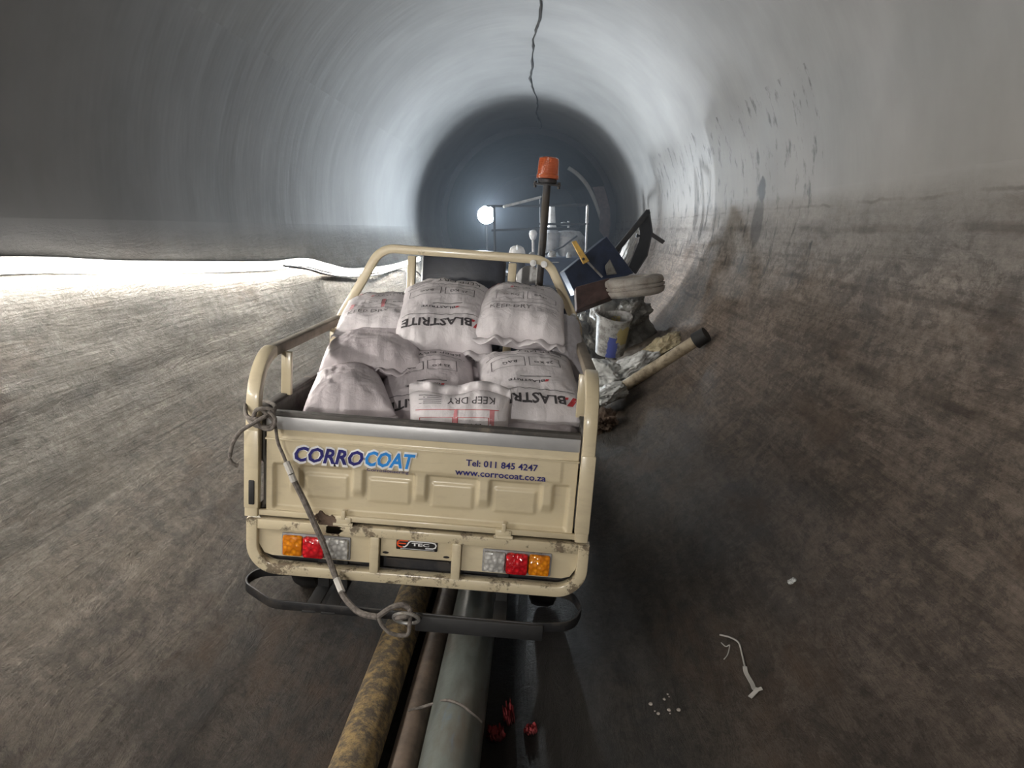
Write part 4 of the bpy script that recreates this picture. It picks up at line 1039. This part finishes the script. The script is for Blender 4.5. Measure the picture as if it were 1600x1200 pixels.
# work lamp
LP = at(760, 336, 13.6)
wl_ = empty('work_lamp', LP); tag(wl_, 'blazing round work lamp on a post, far left of the orange beacon', 'lamp')
bm = NB(); lathe(bm, [(0, 0), (.15, 0), (.165, -.02), (.17, -.05), (.12, -.12), (.05, -.16), (0, -.16)], 32, Matrix.Rotation(PI/2, 4, 'X') @ Matrix.Translation((0, 0, .0))); h_ = finish('lamp_housing', bm, 'steel_dark', wl_)
bm = NB(); lathe(bm, [(0, .03), (.10, .022), (.15, .002), (0, .001)], 32, Matrix.Rotation(PI/2, 4, 'X')); finish('lamp_glass', bm, 'lamp', wl_)
bm = NB(); cyl(bm, (0, .1, -.02), (0, .1, .10-LP.z+.02), .022, n_=12); finish('lamp_post', bm, 'steel_dark', wl_)
ld = bpy.data.lights.new('lamp_light', 'SPOT'); ld.energy = 230; ld.spot_size = math.radians(125); ld.spot_blend = .9; ld.color = (.85, .93, 1.0); ld.shadow_soft_size = .07
lo = bpy.data.objects.new('lamp_light', ld); C.objects.link(lo); lo.location = LP+Vector((0, -.10, 0)); lo.rotation_euler = Vector((.62, -1, .28)).to_track_quat('-Z', 'Y').to_euler()
# unseen lamp added behind the photographer to brighten the tailgate
L3 = Vector((-1.35, -5.2, 1.95))
bl_ = empty('work_lamp', L3); tag(bl_, 'added fill lamp on a stand behind the photographer, out of view', 'lamp')
bm = NB(); lathe(bm, [(0, .12), (.06, .12), (.13, .0), (.12, -.0), (0, .02)], 24, Matrix.Rotation(PI/2, 4, 'X')); finish('lamp_housing', bm, 'steel_dark', bl_)
bm = NB(); cyl(bm, (0, -.15, .05), (0, -.15, .45-L3.z), .02, n_=10); finish('lamp_post', bm, 'steel_dark', bl_)
l3 = bpy.data.lights.new('added_back_light', 'SPOT'); l3.energy = 560; l3.spot_size = math.radians(120); l3.spot_blend = .8; l3.shadow_soft_size = .12; l3.color = (1.0,.96,.90)
o3 = bpy.data.objects.new('added_back_light', l3); C.objects.link(o3); o3.location = L3+Vector((0, .05, 0)); o3.rotation_euler = Vector((.02, 1, .06)).to_track_quat('-Z', 'Y').to_euler()
# unseen lamp added low beyond the tricycle, lights the right wall
L2 = Vector((-.32, 8.5, .45))
fl = empty('added_floor_lamp', L2); tag(fl, 'added unseen lamp low in the invert beyond the tricycle', 'lamp')
q = Vector((1, .12, .95)).normalized(); qm = q.to_track_quat('Z', 'Y').to_matrix().to_4x4()
bm = NB(); lathe(bm, [(0, -.1), (.06, -.1), (.12, -.02), (.12, 0), (0, .0)], 24, qm); finish('lamp_housing', bm, 'steel_dark', fl)
bm = NB(); lathe(bm, [(0, .012), (.10, .002), (0, .0015)], 24, qm); finish('lamp_glass', bm, 'lamp', fl)
bm = NB(); cyl(bm, (0, .0, -.1), (0, 0, .03-L2.z), .02, n_=10); cyl(bm, (0, 0, .05-L2.z), (0, 0, .02-L2.z), .15, n_=20); finish('lamp_stand', bm, 'steel_dark', fl)
sp_ = bpy.data.lights.new('added_floor_light', 'SPOT'); sp_.energy = 160; sp_.spot_size = math.radians(115); sp_.spot_blend = 1.0; sp_.shadow_soft_size = .04; sp_.color = (.92,.96,1.0)
so_ = bpy.data.objects.new('added_floor_light', sp_); C.objects.link(so_); so_.location = L2+q*.03; so_.rotation_euler = q.to_track_quat('-Z', 'Y').to_euler()
# pale hose arc along the right wall of the lined stretch, and the dark plate
def arc_px(px, Y): return [at(u, v, Y) for u, v in px]
pts = arc_px([(888,262),(902,272),(915,286),(925,303),(934,325),(942,350),(945,365)], 16.7)
c_ = pts[3]; bm = NB(); tube(bm, [p-c_ for p in smooth_path(pts, 6)], .045, 10); o = finish('pale_hose', bm, 'hose_pale'); o.location = c_; tag(o, 'pale hose curving down the right wall beyond the orange beacon', 'hose')
pts = [at(926,292,16.2), at(944,291,16.2), at(953,325,16.2), at(954,350,16.2), at(950,378,16.2), at(936,360,16.2), at(938,330,16.2)]
c_ = pts[0]; bm = NB(); a = [bm.verts.new(p-c_) for p in pts]; b_ = [bm.verts.new(p-c_+Vector((0, .05, 0))) for p in pts]
bm.faces.new(a); bm.faces.new(b_[::-1])
for i in range(len(pts)): j = (i+1) % len(pts); bm.faces.new((a[i], b_[i], b_[j], a[j]))
o = finish('curved_plate', bm, 'brown', smooth=False); o.location = c_; tag(o, 'dark curved plate on the right wall at the end of the pale lining', 'plate')

# ------------------------------------------------------------------ air and view
hm = bpy.data.materials.new('dusty air'); hm.use_nodes = True; n = hm.node_tree; n.nodes.clear()
o = n.nodes.new('ShaderNodeOutputMaterial'); vs_ = n.nodes.new('ShaderNodeVolumeScatter'); vs_.inputs['Density'].default_value = .014; vs_.inputs['Anisotropy'].default_value = .3
vs_.inputs['Color'].default_value = (.75,.86,1,1); n.links.new(vs_.outputs[0], o.inputs['Volume'])
bm = NB(); cyl(bm, (TX, 7.0, TZ), (TX, LIN+3, TZ), TR+.1, n_=48)
hz = finish('dust_haze', bm, hm, smooth=False); tag(hz, 'thin blue grey dust haze hanging round the work lamp', 'haze', kind='stuff')
w = bpy.data.worlds.new('world'); SC.world = w; w.use_nodes = True
w.node_tree.nodes['Background'].inputs[0].default_value = (0, 0, 0, 1)
w.node_tree.nodes['Background'].inputs[1].default_value = 0
SC.view_settings.view_transform = 'Standard'; SC.view_settings.look = 'None'
SC.view_settings.exposure = .12; SC.view_settings.gamma = 1; SC.view_settings.use_curve_mapping = False
